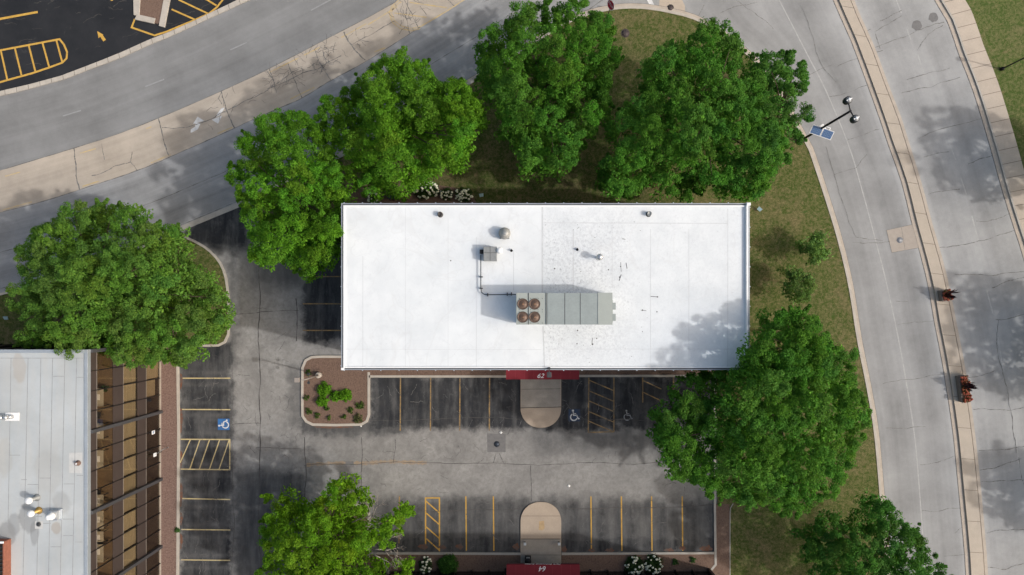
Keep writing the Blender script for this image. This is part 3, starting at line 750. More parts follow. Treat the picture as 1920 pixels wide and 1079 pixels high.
st(MB().ribbon(spline(gl([(1374, 944), (1369, 952), (1368, 980), (1368, 1090)]), .5), 0.07, 0.0, 0.14).build('kerb', m_kerb_grey))
# mulch bed north of the white building
st(MB().poly(spline(gl([(640, 400), (650, 345), (690, 352), (760, 344), (800, 346), (850, 352), (885, 362), (892, 378), (892, 420), (640, 420)]), .5), 0.0, 0.108).build('mulch_bed', m_mulch))

# entrance pads
def pad(y_flat, y_round, up, name):
    x0, x1 = 976, 1052; P = []; r = 36; n = 10
    P += [(x1, y_flat), (x1, y_round-r*up)]
    for k in range(1, n): t = math.pi/2*k/n; P.append((x1-r+r*math.cos(t), y_round-r*up+r*up*math.sin(t)))
    for k in range(0, n+1): t = math.pi/2*(1-k/n); P.append((x0+r-r*math.cos(t), y_round-r*up+r*up*math.sin(t)))
    P += [(x0, y_flat)]
    return P
p1 = pad(660, 802, 1, ''); p2 = pad(1090, 941, -1, '')
o = st(MB().poly(gl(p1), 0.0, 0.13).build('entrance_walkway', m_pad))
MB().poly(gl([(977, 660), (1051, 660), (1051, 764), (977, 765)]), 0.131, 0.136).build('grey_slab', m_pad_grey, o)
j = MB(); j.ribbon(gl([(977, 730), (1051, 729)]), 0.03, 0.141); j.ribbon(jitter_line(gl([(976, 765), (1052, 763)]), .01, 3), 0.06, 0.141); j.build('joint', m_joint, o)
o = st(MB().poly(gl(p2), 0.0, 0.13).build('entrance_walkway', m_pad))
MB().poly(gl([(977, 1010), (1051, 1010), (1051, 1090), (977, 1090)]), 0.131, 0.136).build('grey_slab', m_pad_grey, o)
j = MB(); j.ribbon(gl([(977, 967), (1051, 967)]), 0.025, 0.141); j.ribbon(gl([(977, 1010), (1051, 1010)]), 0.06, 0.141); j.ribbon(gl([(977, 1040), (1051, 1040)]), .03, .141); j.build('joint', m_joint, o)
MB().poly(gl([(1011, 977), (1020, 976), (1021, 990), (1017, 994), (1010, 993)]), 0.140).build('tan_patch', M('tan_patch', (0.46, 0.33, 0.19), .9), o)

# ------------------------------------------------------------------ painted markings (parts of the pavement they are painted on)
def line(par, pts, w, z, m, name='stall_line'): return MB().ribbon(gl(pts), w, z).build(name, m, par)
LZ = 0.021
for x in (751, 807.5, 862.5, 918): line(lot, [(x, 709), (x-.5, 808)], .11, LZ, m_yellow_worn)
for x, ye in ((1205, 755),): line(lot, [(x, 708), (x, ye)], .11, LZ, m_yellow_worn)
line(lot, [(1263, 708), (1262, 740)], .11, LZ, m_yellow_worn)
hm = MB()
for P in ([(1104, 708), (1103, 811), (1151, 810), (1151, 708)],): hm.ribbon(gl(P), .10, LZ)
for y in (713, 733, 752, 772, 790): hm.ribbon(gl([(1104, y), (1151, y+20)]), .09, LZ+.004)
hm.build('hatch_marking', m_yellow_worn, lot)
h2 = MB()
for y in (714, 736): h2.ribbon(gl([(1206, y), (1240, y+16)]), .09, LZ)
h2.build('hatch_marking', m_yellow_worn, lot)
for x in (873.5, 925, 1108, 1165, 1221.5, 1279): line(lot, [(x, 931), (x+1, 1033)], .11, LZ, m_yellow)
line(lot, [(749, 930), (748, 1020)], .10, LZ, m_yellow_worn)
hm = MB(); hm.ribbon(gl([(798, 1022), (798, 934), (824, 934), (824, 1034)]), .12, LZ)
for y in (940, 962, 988, 1010): hm.ribbon(gl([(799, y), (824, y+22)]), .11, LZ+.004)
hm.build('hatch_marking', m_yellow, lot)
for y, dy in ((709.5, 0), (768, .5), (935, 2), (993, 1), (1050, 1), (1107, 1)): line(lot, [(340, y), (432, y+dy)], .10, LZ, m_yellow_pale)
hm = MB(); hm.ribbon(gl([(339, 824), (431, 824.5), (431, 881), (339, 880)]), .11, LZ)
for x in (357, 375, 393, 412, 430): hm.ribbon(gl([(x, 825), (x-19, 880 if x > 357 else 868)]), .10, LZ+.004)
hm.build('hatch_marking', m_yellow_pale, lot)
for y in (519, 570, 620): line(lot, [(568, y), (690, y)], .10, LZ, m_yellow_worn)

def wheelchair(cx, cy, s, rot, m, back=None):
    """ISA wheelchair symbol; s = px size, rot in degrees (image, clockwise)"""
    c, sn = math.cos(R(rot)), math.sin(R(rot))
    def T(P): return gl([(cx+(x*c-y*sn)*s, cy+(x*sn+y*c)*s) for x, y in P])
    if back:
        MB().poly(T([(-.5, -.52), (.5, -.52), (.5, .52), (-.5, .52)]), LZ-.001).build('blue_panel', back, lot)
    mb = MB(); w = s*.095/20.8
    mb.poly(T([(-.12+.09*math.cos(t*.7), -.40+.09*math.sin(t*.7)) for t in range(9)]), LZ+.003)
    mb.ribbon(T([(-.10, -.30), (-.07, .0), (.20, .0), (.33, .30), (.44, .27)]), w, LZ+.003)
    mb.ribbon(T([(-.09, -.14), (.14, -.14)]), w*.8, LZ+.006)
    mb.ribbon(T([(-.05+.28*math.cos(R(a)), .16+.28*math.sin(R(a))) for a in range(20, 256, 14)]), w, LZ+.007)
    mb.build('wheelchair_symbol', m, lot)
m_blue_paint = paint('blue_paint', (0.045, 0.165, 0.42), (0.06, 0.065, 0.075), 0.385)
wheelchair(419.5, 796, 21, -90, m_white, m_blue_paint)
m_blue_worn = paint('blue_paint_worn', (0.02, 0.06, 0.15), (0.05, 0.052, 0.058), 0.5)
wheelchair(1077, 779, 22, 0, m_white, m_blue_worn)
wheelchair(1177, 779, 21, 0, m_white_dim)

# patches, drain and tan crack fill in the car park
MB().poly(gl([(913, 813), (948, 814), (948, 848), (914, 848)]), .0205).build('asphalt_patch', m_patch, lot)
MB().poly(gl([(648, 865), (663, 865), (664, 876), (648, 876)]), .0235).build('asphalt_patch', m_patch, lot)
MB().poly(gl([(636, 890), (662, 889), (662, 915), (636, 915)]), .0205).build('asphalt_patch', m_patch, lot)
m_tan = paint('crack_grit', (0.37, 0.28, 0.19), (0.24, 0.22, 0.20), 0.47)
fillm = MB(); fillm.ribbon(jitter_line(gl([(575, 872), (620, 869), (680, 869), (740, 866), (800, 868)]), .02, 5), .28, .0205, jit=.6); fillm.build('crack_grit', m_tan, lot)
cr = MB()
for i, (P, w_) in enumerate((([(570, 873), (680, 870), (800, 868), (1010, 873), (1150, 869), (1255, 866)], .05), ([(487, 540), (488, 700), (487, 870), (491, 1079)], .10), ([(571, 820), (571, 945)], .08), ([(555, 560), (556, 640)], .09),
              ([(487, 540), (483, 470)], .07), ([(436, 690), (437, 860), (434, 1079)], .04), ([(678, 820), (679, 860), (678, 915)], .06), ([(560, 583), (490, 585), (430, 590)], .05),
              ([(755, 957), (880, 956), (975, 953)], .06), ([(1052, 953), (1190, 953), (1335, 946)], .08), ([(995, 873), (997, 940)], .05), ([(738, 868), (742, 840), (741, 824)], .05),
              ([(695, 788), (780, 788), (980, 786)], .045), ([(1090, 786), (1215, 790)], .06), ([(480, 840), (565, 842)], .04), ([(435, 796), (490, 794)], .05), ([(490, 920), (560, 925)], .04), ([(930, 850), (925, 868)], .05), ([(936, 850), (944, 868)], .05))):
    cr.ribbon(jitter_line(gl(P), .03, 20+i, 4), w_*.75, .0245+.0004*i, jit=.6)
r2 = random.Random(11)
for i in range(150):
    px, py = r2.uniform(340, 1330), r2.uniform(560, 1040)
    if 570 < px < 700 and py < 800: continue
    if py < 700 and px > 560: continue
    a = r2.uniform(0, 6.28); L = r2.uniform(6, 22)
    cr.ribbon(jitter_line(gl([(px, py), (px+L*math.cos(a), py+L*math.sin(a))]), .16, 100+i, 3), r2.uniform(.012, .03), .030, jit=.5)
cr.build('crack', m_crack, lot)
pk = MB(); r9 = random.Random(15)
for i in range(170):
    a0 = r9.choice(((340, 690, 434, 1075), (340, 690, 434, 1075), (697, 712, 1000, 805), (1055, 712, 1200, 800), (740, 940, 970, 1030), (1055, 940, 1330, 1030), (440, 700, 560, 1070)))
    px, py = r9.uniform(a0[0], a0[2]), r9.uniform(a0[1], a0[3]); a = r9.gauss(1.57, .5) if r9.random() < .6 else r9.uniform(0, 6.28); L = r9.uniform(6, 26)
    pk.ribbon(jitter_line(gl([(px, py), (px+L*math.cos(a), py+L*math.sin(a))]), .17, 700+i, 4), r9.uniform(.02, .045), .027, jit=.7)
pk.build('pale_crack', paint('pale_crack_dust', (0.19, 0.185, 0.18), (0.08, 0.08, 0.082), .5), lot)
# rust stains along the wheel stops
m_ruststain = paint('rust_stain', (0.20, 0.075, 0.035), (0.10, 0.095, 0.09), 0.5)
rs_ = MB()
for (x, y, w1, h1) in ((794, 1025, 9, 5), (830, 1026, 7, 4), (862, 1025, 7, 5), (1110, 1032, 6, 4), (1144, 1032, 8, 4), (1255, 1032, 9, 4), (1280, 1028, 6, 4), (1325, 1029, 12, 6), (968, 1025, 6, 6), (1058, 1030, 5, 6), (985, 980, 3, 12)):
    rs_.poly(gl([(x+w1*math.cos(t*.63)*(1+.3*math.sin(t*2.7)), y+h1*math.sin(t*.63)*(1+.3*math.cos(t*3.1))) for t in range(10)]), .0222)
for (y0, y1) in ((700, 730), (765, 812), (845, 878), (905, 950), (1000, 1030), (960, 985)): rs_.poly(gl([(338, y0), (342, y0+3), (343, (y0+y1)/2), (340, y1), (338, y1)]), .0224)
rs_.poly(gl([(588, 799), (620, 799), (660, 800), (664, 802), (620, 804), (592, 802)]), .0226)
rs_.build('rust_stain', m_ruststain, lot)

# north-west lot markings
YZ = .018
line(nwlot, [(-30, 41), (0, 36), (71, 23)], .20, YZ, m_yellow)
line(nwlot, [(208, -40), (210, 2)], .2, YZ, m_yellow)
hm = MB(); hm.ribbon(gl([(-60, 107), (-5, 96), (112, 74), (120, 84), (126, 98), (125, 110), (117, 118), (90, 128), (60, 138), (-5, 156), (-60, 170)]), .17, YZ)
for a, b in (((2, 96), (14, 150)), ((28, 90), (41, 143)), ((54, 85), (67, 136)), ((80, 81), (93, 128)), ((106, 76), (117, 117)), ((-24, 100), (-12, 156))): hm.ribbon(gl([a, b]), .16, YZ+.004)
hm.build('hatch_marking', m_yellow, nwlot)
hm = MB(); hm.ribbon(gl([(253, 36), (247, 52), (290, 67), (312, 60), (365, 38), (392, 26), (407, 14), (420, -3), (425, -20)]), .16, YZ)
for a, b in (((322, 18), (365, 37)), ((335, 0), (390, 26)), ((388, 0), (406, 11)), ((340, -22), (388, 0))): hm.ribbon(gl([a, b]), .15, YZ+.004)
hm.build('hatch_marking', m_yellow, nwlot)
ar = MB(); ar.poly(gl([(182.5, 59), (194, 65.5), (185, 72)]), YZ); ar.poly(gl([(188, 69), (193, 66.5), (199, 75), (194, 78.5)]), YZ+.004); ar.build('arrow_marking', m_yellow, nwlot)
nwi = st(MB().poly(gl([(264, -60), (320, -60), (306, 40), (296, 46), (258, 30)]), 0.0, .10).build('mulch_bed', m_mulch))
for P in ([(250, -60), (268, -60), (263, 30), (252, 30)], [(258, 28), (293, 36), (290, 46), (254, 38)], [(319, -60), (332, -60), (310, 53), (299, 50)]): MB().poly(gl(P), 0.0, .16).build('concrete_block', m_kerb, nwi, .03)
ck = MB(); r3 = random.Random(4)
for i in range(60):
    px, py = r3.uniform(0, 430), r3.uniform(0, 150)
    if py > 165-px*.34: continue
    a = r3.uniform(-.6, .2); L = r3.uniform(8, 30); ck.ribbon(jitter_line(gl([(px, py), (px+L*math.cos(a), py+L*math.sin(a))]), .15, 300+i, 3), r3.uniform(.02, .05), .0165, jit=.6)
ck.build('scuff', M('scuff_pale', (0.07, 0.067, 0.063), .9, var=.4), nwlot)

# resurfaced road dashes, turn-lane markings
for a, b in (((118, 218), (152, 207.5)), ((272, 163), (308, 149)), ((432, 94), (463, 80)), ((583, 20), (620, 0)), ((-40, 262), (-5, 254))): line(nroad, [a, b], .12, .012, m_white_soft, 'lane_dash')
tz = .015
for a, b in (((505, 136), (560, 109)), ((570, 104), (600, 89)), ((640, 71), (687, 45)), ((150, 288), (180, 279)), ((10, 331), (38, 323)), ((274, 242), (284, 238)), ((690, 47), (745, 13))): line(turn, [a, b], .11, tz, m_yellow_beige, 'yellow_dash')
for a, b in (((155, 350), (186, 340)), ((283, 306), (320, 290)), ((408, 251), (436, 239)), ((702, 98), (722, 90)), ((545, 186), (590, 164)), ((5, 394), (60, 379))): line(turn, [a, b], .11, tz, m_yellow_beige, 'yellow_dash')
hm = MB()
for d in (0, 4): hm.ribbon(gl([(752-d, 4-d), (738-d, 14), (734-d, 26), (740-d, 40+d*.6), (754-d, 50+d), (772, 54+d), (788, 50+d)]), .10, tz+d*.001)
hm.ribbon(gl([(788, 51), (840, 20), (875, -3)]), .12, tz+.004); hm.ribbon(gl([(768, 5), (838, 15)]), .12, tz+.004); hm.ribbon(gl([(740, 25), (800, 33)]), .10, tz+.004); hm.ribbon(gl([(790, -12), (870, 0)]), .12, tz+.005)
hm.build('median_marking', m_yellow_beige, turn)
ar = MB(); ar.poly(gl([(362, 233), (370.5, 219), (383, 227)]), tz); ar.poly(gl([(367, 230), (376, 232), (371, 243), (360, 249), (357.5, 249), (358, 243), (366, 238)]), tz+.004); ar.build('arrow_marking', m_white, turn)
ar = MB(); ar.poly(gl([(397, 225), (417, 217), (409, 232.5)]), tz); ar.poly(gl([(403, 221), (409, 212), (415, 204), (421, 202), (419, 207), (412, 217)]), tz+.004); ar.build('arrow_marking', m_white, turn)
# cracks of the turn lane
cr = MB()
TL = [((139, 279), (141, 300), (150, 357)), ((191, 270), (196, 300)), ((297, 222), (304, 250), (317, 292)), ((415, 172), (422, 195), (440, 241)), ((416, 172), (410, 185), (416, 196)), ((645, 60), (655, 80), (685, 113)), ((505, 130), (515, 160), (560, 130)),
      ((758, 0), (772, 25), (785, 54)), ((765, 0), (760, 30), (768, 62)), ((500, 132), (512, 148), (515, 158)), ((590, 93), (600, 120), (620, 150)), ((540, 118), (552, 150), (566, 184)), ((172, 330), (215, 312), (245, 304), (258, 320)), ((245, 304), (248, 285)),
      ((304, 240), (350, 240), (385, 228), (420, 210), (480, 182), (540, 152)), ((540, 152), (600, 128), (640, 105)), ((660, 85), (720, 50), (740, 40)), ((605, 95), (612, 118), (600, 140)), ((840, 0), (852, 12))]
for i, P in enumerate(TL): cr.ribbon(jitter_line(gl(P), .05, 40+i, 4), .05 if i not in (2, 3, 5, 0) else .085, .017+.0002*i, jit=.6)
r4 = random.Random(21)
for i in range(130):
    t = r4.choice((415, 500, 545, 600, 660, 765, 520, 590, 768, 610, 595)); px = t+r4.uniform(-26, 26); py = 178-(px-400)*.5+r4.uniform(8, 55); a = r4.uniform(0, 6.28); L = r4.uniform(8, 24)
    cr.ribbon(jitter_line(gl([(px, py), (px+L*math.cos(a), py+L*math.sin(a))]), .16, 400+i, 3), r4.uniform(.018, .04), .0215, jit=.5)
cr.build('crack', m_crack_soft, turn)
ed = MB(); ed.ribbon(jitter_line(resample(T_bot, 60), .012, 8, 2), .055, .0165, jit=.7); ed.ribbon(jitter_line(resample(U_bot, 60), .006, 9, 1), .05, .0168, jit=.5)
ed.build('edge_joint', m_crack_soft, turn)
ed = MB(); mid = [((a[0]+b[0])/2, (a[1]+b[1])/2) for a, b in zip(resample(T_bot, 60), resample(L_bot, 60))]; ed.ribbon(jitter_line(mid, .02, 10, 2), .05, .012, jit=.7)
ed.ribbon(jitter_line(resample(off_line(L_bot, .3), 60), .01, 12, 2), .05, .0121, jit=.7); ed.build('crack', m_crack_soft, lower)

# concrete roads: faded lane line, transverse cracks, patches
ll = spline(gl([(1440, -40), (1486, 49), (1520, 115), (1547, 167), (1590, 270), (1615, 352), (1640, 445), (1664, 540), (1690, 665), (1713, 805), (1722, 896), (1730, 1006), (1735, 1100)]), 1)
MB().ribbon(ll, .10, .012).build('lane_line', m_white_worn, er)
for a, b in (((1680, 0), (1690, 25)), ((1700, 55), (1708, 75)), ((1720, 100), (1727, 122)), ((1780, 270), (1792, 300)), ((1800, 330), (1812, 365)), ((1822, 405), (1835, 455)), ((1850, 545), (1862, 590)), ((1867, 610), (1880, 690)), ((1905, 820), (1910, 870))): line(er2, [a, b], .10, .012, m_white_worn, 'lane_dash')
def between(A, B, t, n=400):
    A = resample(A, n); B = resample(B, n); k = int(t*(n-1)); return A[k], B[k]
cr = MB(); cs = MB(); r5 = random.Random(33)
cl1 = [((1570, 125), (1655, 95)), ((1505, 145), (1560, 122)), ((1555, 182), (1625, 160)), ((1590, 262), (1650, 242)), ((1562, 330), (1605, 315), (1625, 290)), ((1600, 455), (1645, 456), (1668, 453)), ((1680, 565), (1702, 566)), ((1683, 609), (1752, 602)), ((1655, 720), (1720, 710), (1768, 702)), ((1660, 803), (1735, 800)),
       ((1725, 872), (1752, 868), (1790, 855)), ((1728, 958), (1755, 960), (1800, 953)), ((1790, 1000), (1808, 985)), ((1770, 1043), (1812, 1040)), ((1500, 10), (1520, 60), (1545, 130), (1568, 155)), ((1620, 62), (1632, 55)), ((1548, 275), (1580, 380), (1605, 445), (1655, 452))]
for i, P in enumerate(cl1): cs.ribbon(jitter_line(gl(P), .05, 60+i, 4), .035, .0125+.0003*i, jit=.7)
cs.build('crack', m_crack_soft, er)
cl2 = [((1640, 90), (1700, 68), (1770, 42)), ((1650, 92), (1640, 60), (1690, 30)), ((1720, 95), (1740, 65), (1768, 48)), ((1732, 295), (1780, 285)), ((1815, 308), (1860, 292)), ((1740, 365), (1800, 355)), ((1830, 415), (1866, 412), (1895, 400)), ((1760, 465), (1835, 452), (1902, 432)), ((1790, 515), (1920, 510)), ((1860, 540), (1900, 525), (1930, 515)),
       ((1810, 710), (1865, 695)), ((1866, 600), (1925, 590)), ((1825, 768), (1890, 770), (1930, 764)), ((1835, 845), (1880, 843), (1925, 835)), ((1837, 882), (1880, 872), (1915, 860)), ((1840, 903), (1905, 900), (1950, 898)), ((1850, 1000), (1900, 993), (1950, 990)), ((1852, 1064), (1885, 1068), (1925, 1055)), ((1910, 858), (1916, 900), (1930, 925)), ((1872, 600), (1868, 640), (1880, 700), (1895, 770), (1905, 850)), ((1700, 150), (1780, 128)), ((1690, 175), (1800, 145)), ((1722, 260), (1850, 220)), ((1650, 40), (1670, 30), (1690, 20))]
for i, P in enumerate(cl2): cr.ribbon(jitter_line(gl(P), .06, 80+i, 4), .045, .0125+.0003*i, jit=.8)
cr.build('crack', m_crack_soft, er2)
blot = lambda x, y, r, sd: [(x+r*math.cos(t*.45)*(1+.12*math.sin(t*sd)), y+r*math.sin(t*.45)*(1+.12*math.cos(t*sd*1.3))) for t in range(14)]
for (x, y, r_) in ((1719, 48, 9.5), (1750, 33, 9)): MB().poly(gl(blot(x, y, r_, 2.3)), .016).build('asphalt_patch', m_patch, er2)
cp = MB().poly(gl([(1662, 432), (1712, 421), (1723, 465), (1672, 474)]), .0125).build('concrete_patch', M('patch_concrete', (.37, .325, .285), .85, var=.1), er)
j = MB(); j.ribbon(gl([(1662, 432), (1712, 421)]), .03, .0165); j.ribbon(gl([(1690, 427), (1697, 470)]), .03, .0167); j.ribbon(gl([(1662, 432), (1672, 474)]), .03, .0169); j.ribbon(gl([(1672, 474), (1723, 465)]), .03, .0171); j.build('joint', m_crack_soft, cp)
jp = bpy.data.objects['junction_pavement']
MB().poly(gl([(1237, -20), (1285, -20), (1284, 25), (1236, 12)]), .005).build('concrete_patch', M('patch_concrete_tan', (.45, .38, .31), .85, var=.1), jp)
MB().poly(gl([(1207, -10), (1217, -10), (1227, 10), (1218, 10)]), .0055).build('stop_bar', m_white, jp)
cr = MB()
for i, P in enumerate((((1120, 12), (1160, 8), (1190, 12)), ((1141, 0), (1141, 12)), ((1380, 0), (1420, 30), (1450, 55)), ((1320, 10), (1310, 30)), ((1420, 5), (1380, 12), (1350, 25)), ((905, 5), (960, -20)))): cr.ribbon(jitter_line(gl(P), .06, 130+i, 4), .04, .006+.0003*i, jit=.7)
cr.build('crack', m_crack_soft, jp)

# ------------------------------------------------------------------ buildings
ROOF = 10.7
def wall_bands(bld, u0, u1, fixed, axis, out, prefix_mat=None):
    """spandrel bands, glass and fins on one wall of a hidden-sided building; axis 'x' = wall runs along x at y=fixed"""
    zs = [(0.15, 2.5, 0), (2.5, 3.75, 1), (3.75, 5.97, 0), (5.97, 7.3, 1), (7.3, 9.53, 0), (9.53, 10.45, 1)]
    for z0, z1, sp_ in zs:
        d0, d1 = (-.02, .06) if sp_ else (-.10, -.06)
        mb = MB(); a, b = sorted((fixed+out*d0, fixed+out*d1))
        (mb.box(u0, u1, a, b, z0, z1) if axis == 'x' else mb.box(a, b, u0, u1, z0, z1))
        mb.build('spandrel' if sp_ else 'window', m_brown if sp_ else m_glass_dark, bld)
    n = max(1, round((u1-u0)/1.525)); mb = MB()
    for k in range(n+1):
        u = u0+(u1-u0)*k/n; wd = .11 if k % 4 == 0 else .03; pr = .22 if k % 4 == 0 else .12
        a, b = sorted((fixed-out*.09, fixed+out*pr))
        (mb.box(u-wd, u+wd, a, b, .1, 10.45) if axis == 'x' else mb.box(a, b, u-wd, u+wd, .1, 10.45))
    mb.build('mullions', m_mull, bld)

# --- white-roofed building
wx0, wx1, wy0, wy1 = rx(640), rx(1405.5), ry(694), ry(381.5)
wb = empty('office_building', ((wx0+wx1)/2, (wy0+wy1)/2, 0), 'long office building with a bright white flat roof and a red awning numbered 62', 'building')
OX, OY = wb.location.x, wb.location.y
MB().box(wx0+.35-OX, wx1-.35-OX, wy0+.35-OY, wy1-.35-OY, 0, ROOF-.3).build('wall_core', m_indark, wb)
q = .3
wall_bands(wb, wx0+q-OX, wx1-q-OX, wy0+q-OY, 'x', -1); wall_bands(wb, wx0+q-OX, wx1-q-OX, wy1-q-OY, 'x', 1)
wall_bands(wb, wy0+q-OY, wy1-q-OY, wx0+q-OX, 'y', -1); wall_bands(wb, wy0+q-OY, wy1-q-OY, wx1-q-OX, 'y', 1)
rf = MB().box(wx0+.14, wx1-.14, wy0+.14, wy1-.14, ROOF-.28, ROOF-.06).build('roof', m_roofw, wb)
rf.location = (-OX, -OY, 0)
# raised edge with metal coping
def ring(x0, x1, y0, y1, w_, z0, z1, ox, oy):
    mb = MB(); x0 -= ox; x1 -= ox; y0 -= oy; y1 -= oy
    mb.box(x0, x1, y0, y0+w_, z0, z1); mb.box(x0, x1, y1-w_, y1, z0, z1); mb.box(x0, x0+w_, y0+w_, y1-w_, z0, z1); mb.box(x1-w_, x1, y0+w_, y1-w_, z0, z1); return mb
MB().box(wx1-.30-OX, wx1-.145-OX, wy0+.15-OY, wy1-.15-OY, ROOF-.06, ROOF+.19).build('parapet', m_roofup, wb, .02)
mb = MB(); mb.box(wx0+.145-OX, wx0+.26-OX, wy0+.15-OY, wy1-.15-OY, ROOF-.06, ROOF+.03); mb.box(wx0+.26-OX, wx1-.31-OX, wy1-.27-OY, wy1-.145-OY, ROOF-.06, ROOF+.04); mb.box(wx0+.26-OX, wx1-.31-OX, wy0+.145-OY, wy0+.24-OY, ROOF-.06, ROOF+.02)
mb.build('flashing', m_roofup, wb, .02)
ring(wx0, wx1, wy0, wy1, .05, ROOF-.34, ROOF+.02, OX, OY).build('coping', m_coping, wb)
ring(wx0+.052, wx1-.052, wy0+.052, wy1-.052, .085, ROOF-.34, ROOF-.05, OX, OY).build('gutter', m_coping_dk, wb)
cme = None
def clip(x, y):
    global cme
    if cme is None: cme = MB().box(-.04, .04, -.04, .04, ROOF-.1, ROOF-.03).build('edge_clip', m_coping, wb).data; wb_first = bpy.data.objects['edge_clip']; wb_first.location = (x, y, 0); return
    link('edge_clip', cme, wb).location = (x, y, 0)
n = 22
for k in range(n+1):
    x = wx0+.2+(wx1-wx0-.4)*k/n-OX
    clip(x, wy1+.035-OY); clip(x, wy0-.035-OY)
for k in range(9):
    y = wy0+.3+(wy1-wy0-.6)*k/8-OY; clip(wx0-.035-OX, y); clip(wx1+.035-OX, y)
MB().box(wx0-.02-OX, wx0+.22-OX, wy0-.02-OY, wy0+.16-OY, ROOF-.2, ROOF+.05).build('corner_cap', m_roofup, wb, .02); mb = MB(); mb.box(wx1-.28-OX, wx1+.02-OX, wy1-.2-OY, wy1+.02-OY, ROOF-.2, ROOF+.21); mb.build('corner_cap', m_roofup, wb, .02)
sm = MB()
def rs_line(P, w_, z=ROOF-.056):
    sm.ribbon([(rx(a)-OX, ry(b)-OY) for a, b in P], w_, z)
for P, w_ in (([(1017, 388), (1017, 550)], .12), ([(1018, 612), (1021, 688)], .09), ([(1075, 430), (1075, 545)], .08), ([(1148, 425), (1148, 540)], .04), ([(1220, 430), (1220, 680)], .035), ([(1292, 430), (1292, 680)], .035), ([(1365, 392), (1365, 690)], .035), ([(1020, 418), (1365, 419)], .05),
              ([(893, 445), (893, 690)], .03), ([(963, 470), (963, 545)], .04), ([(680, 480), (680, 690)], .03), ([(1030, 655), (1390, 655)], .03), ([(760, 390), (760, 690)], .02), ([(840, 410), (840, 690)], .02), ([(645, 655), (1015, 656)], .02)): rs_line(P, w_)
sm.build('roof_seam', m_seam, wb)
spk = MB(); r6 = random.Random(77)
for i in range(40):
    px = min(1390, max(1022, r6.gauss(1095, 55))); py = r6.uniform(400, 685)
    if 965 < px < 1165 and 540 < py < 616: continue
    L = r6.uniform(.02, .09); a = r6.uniform(0, 6.28); c0 = (rx(px)-OX, ry(py)-OY)
    spk.ribbon([(c0[0], c0[1]), (c0[0]+L*math.cos(a), c0[1]+L*math.sin(a))], r6.uniform(.015, .04), ROOF-.054, jit=.5)
for (px, py, r_) in ((1040, 504, .06), (1141, 506, .05), (1233, 557, .06), (1205, 582, .06), (1232, 585, .05), (1083, 620, .06), (1082, 645, .05), (1111, 646, .07), (1119, 635, .05), (1164, 500, .05), (1162, 520, .06), (845, 489, .05)):
    c0 = (rx(px)-OX, ry(py)-OY); spk.poly([(c0[0]+r_*math.cos(t*.8), c0[1]+r_*math.sin(t*.8)) for t in range(8)], ROOF-.053)
for P in (((1164, 492), (1165, 510)), ((1174, 493), (1176, 504)), ((1165, 515), (1161, 527)), ((1220, 556), (1232, 557)), ((1202, 582), (1212, 583)), ((1167, 448), (1173, 449)), ((1111, 634), (1110, 646))):
    spk.ribbon([(rx(a)-OX, ry(b)-OY) for a, b in P], .04, ROOF-.053, jit=.4)
tag(spk.build('roof_debris', M('roof_dirt', (.13, .13, .14), .9, var=.4), wb), kind='stuff')

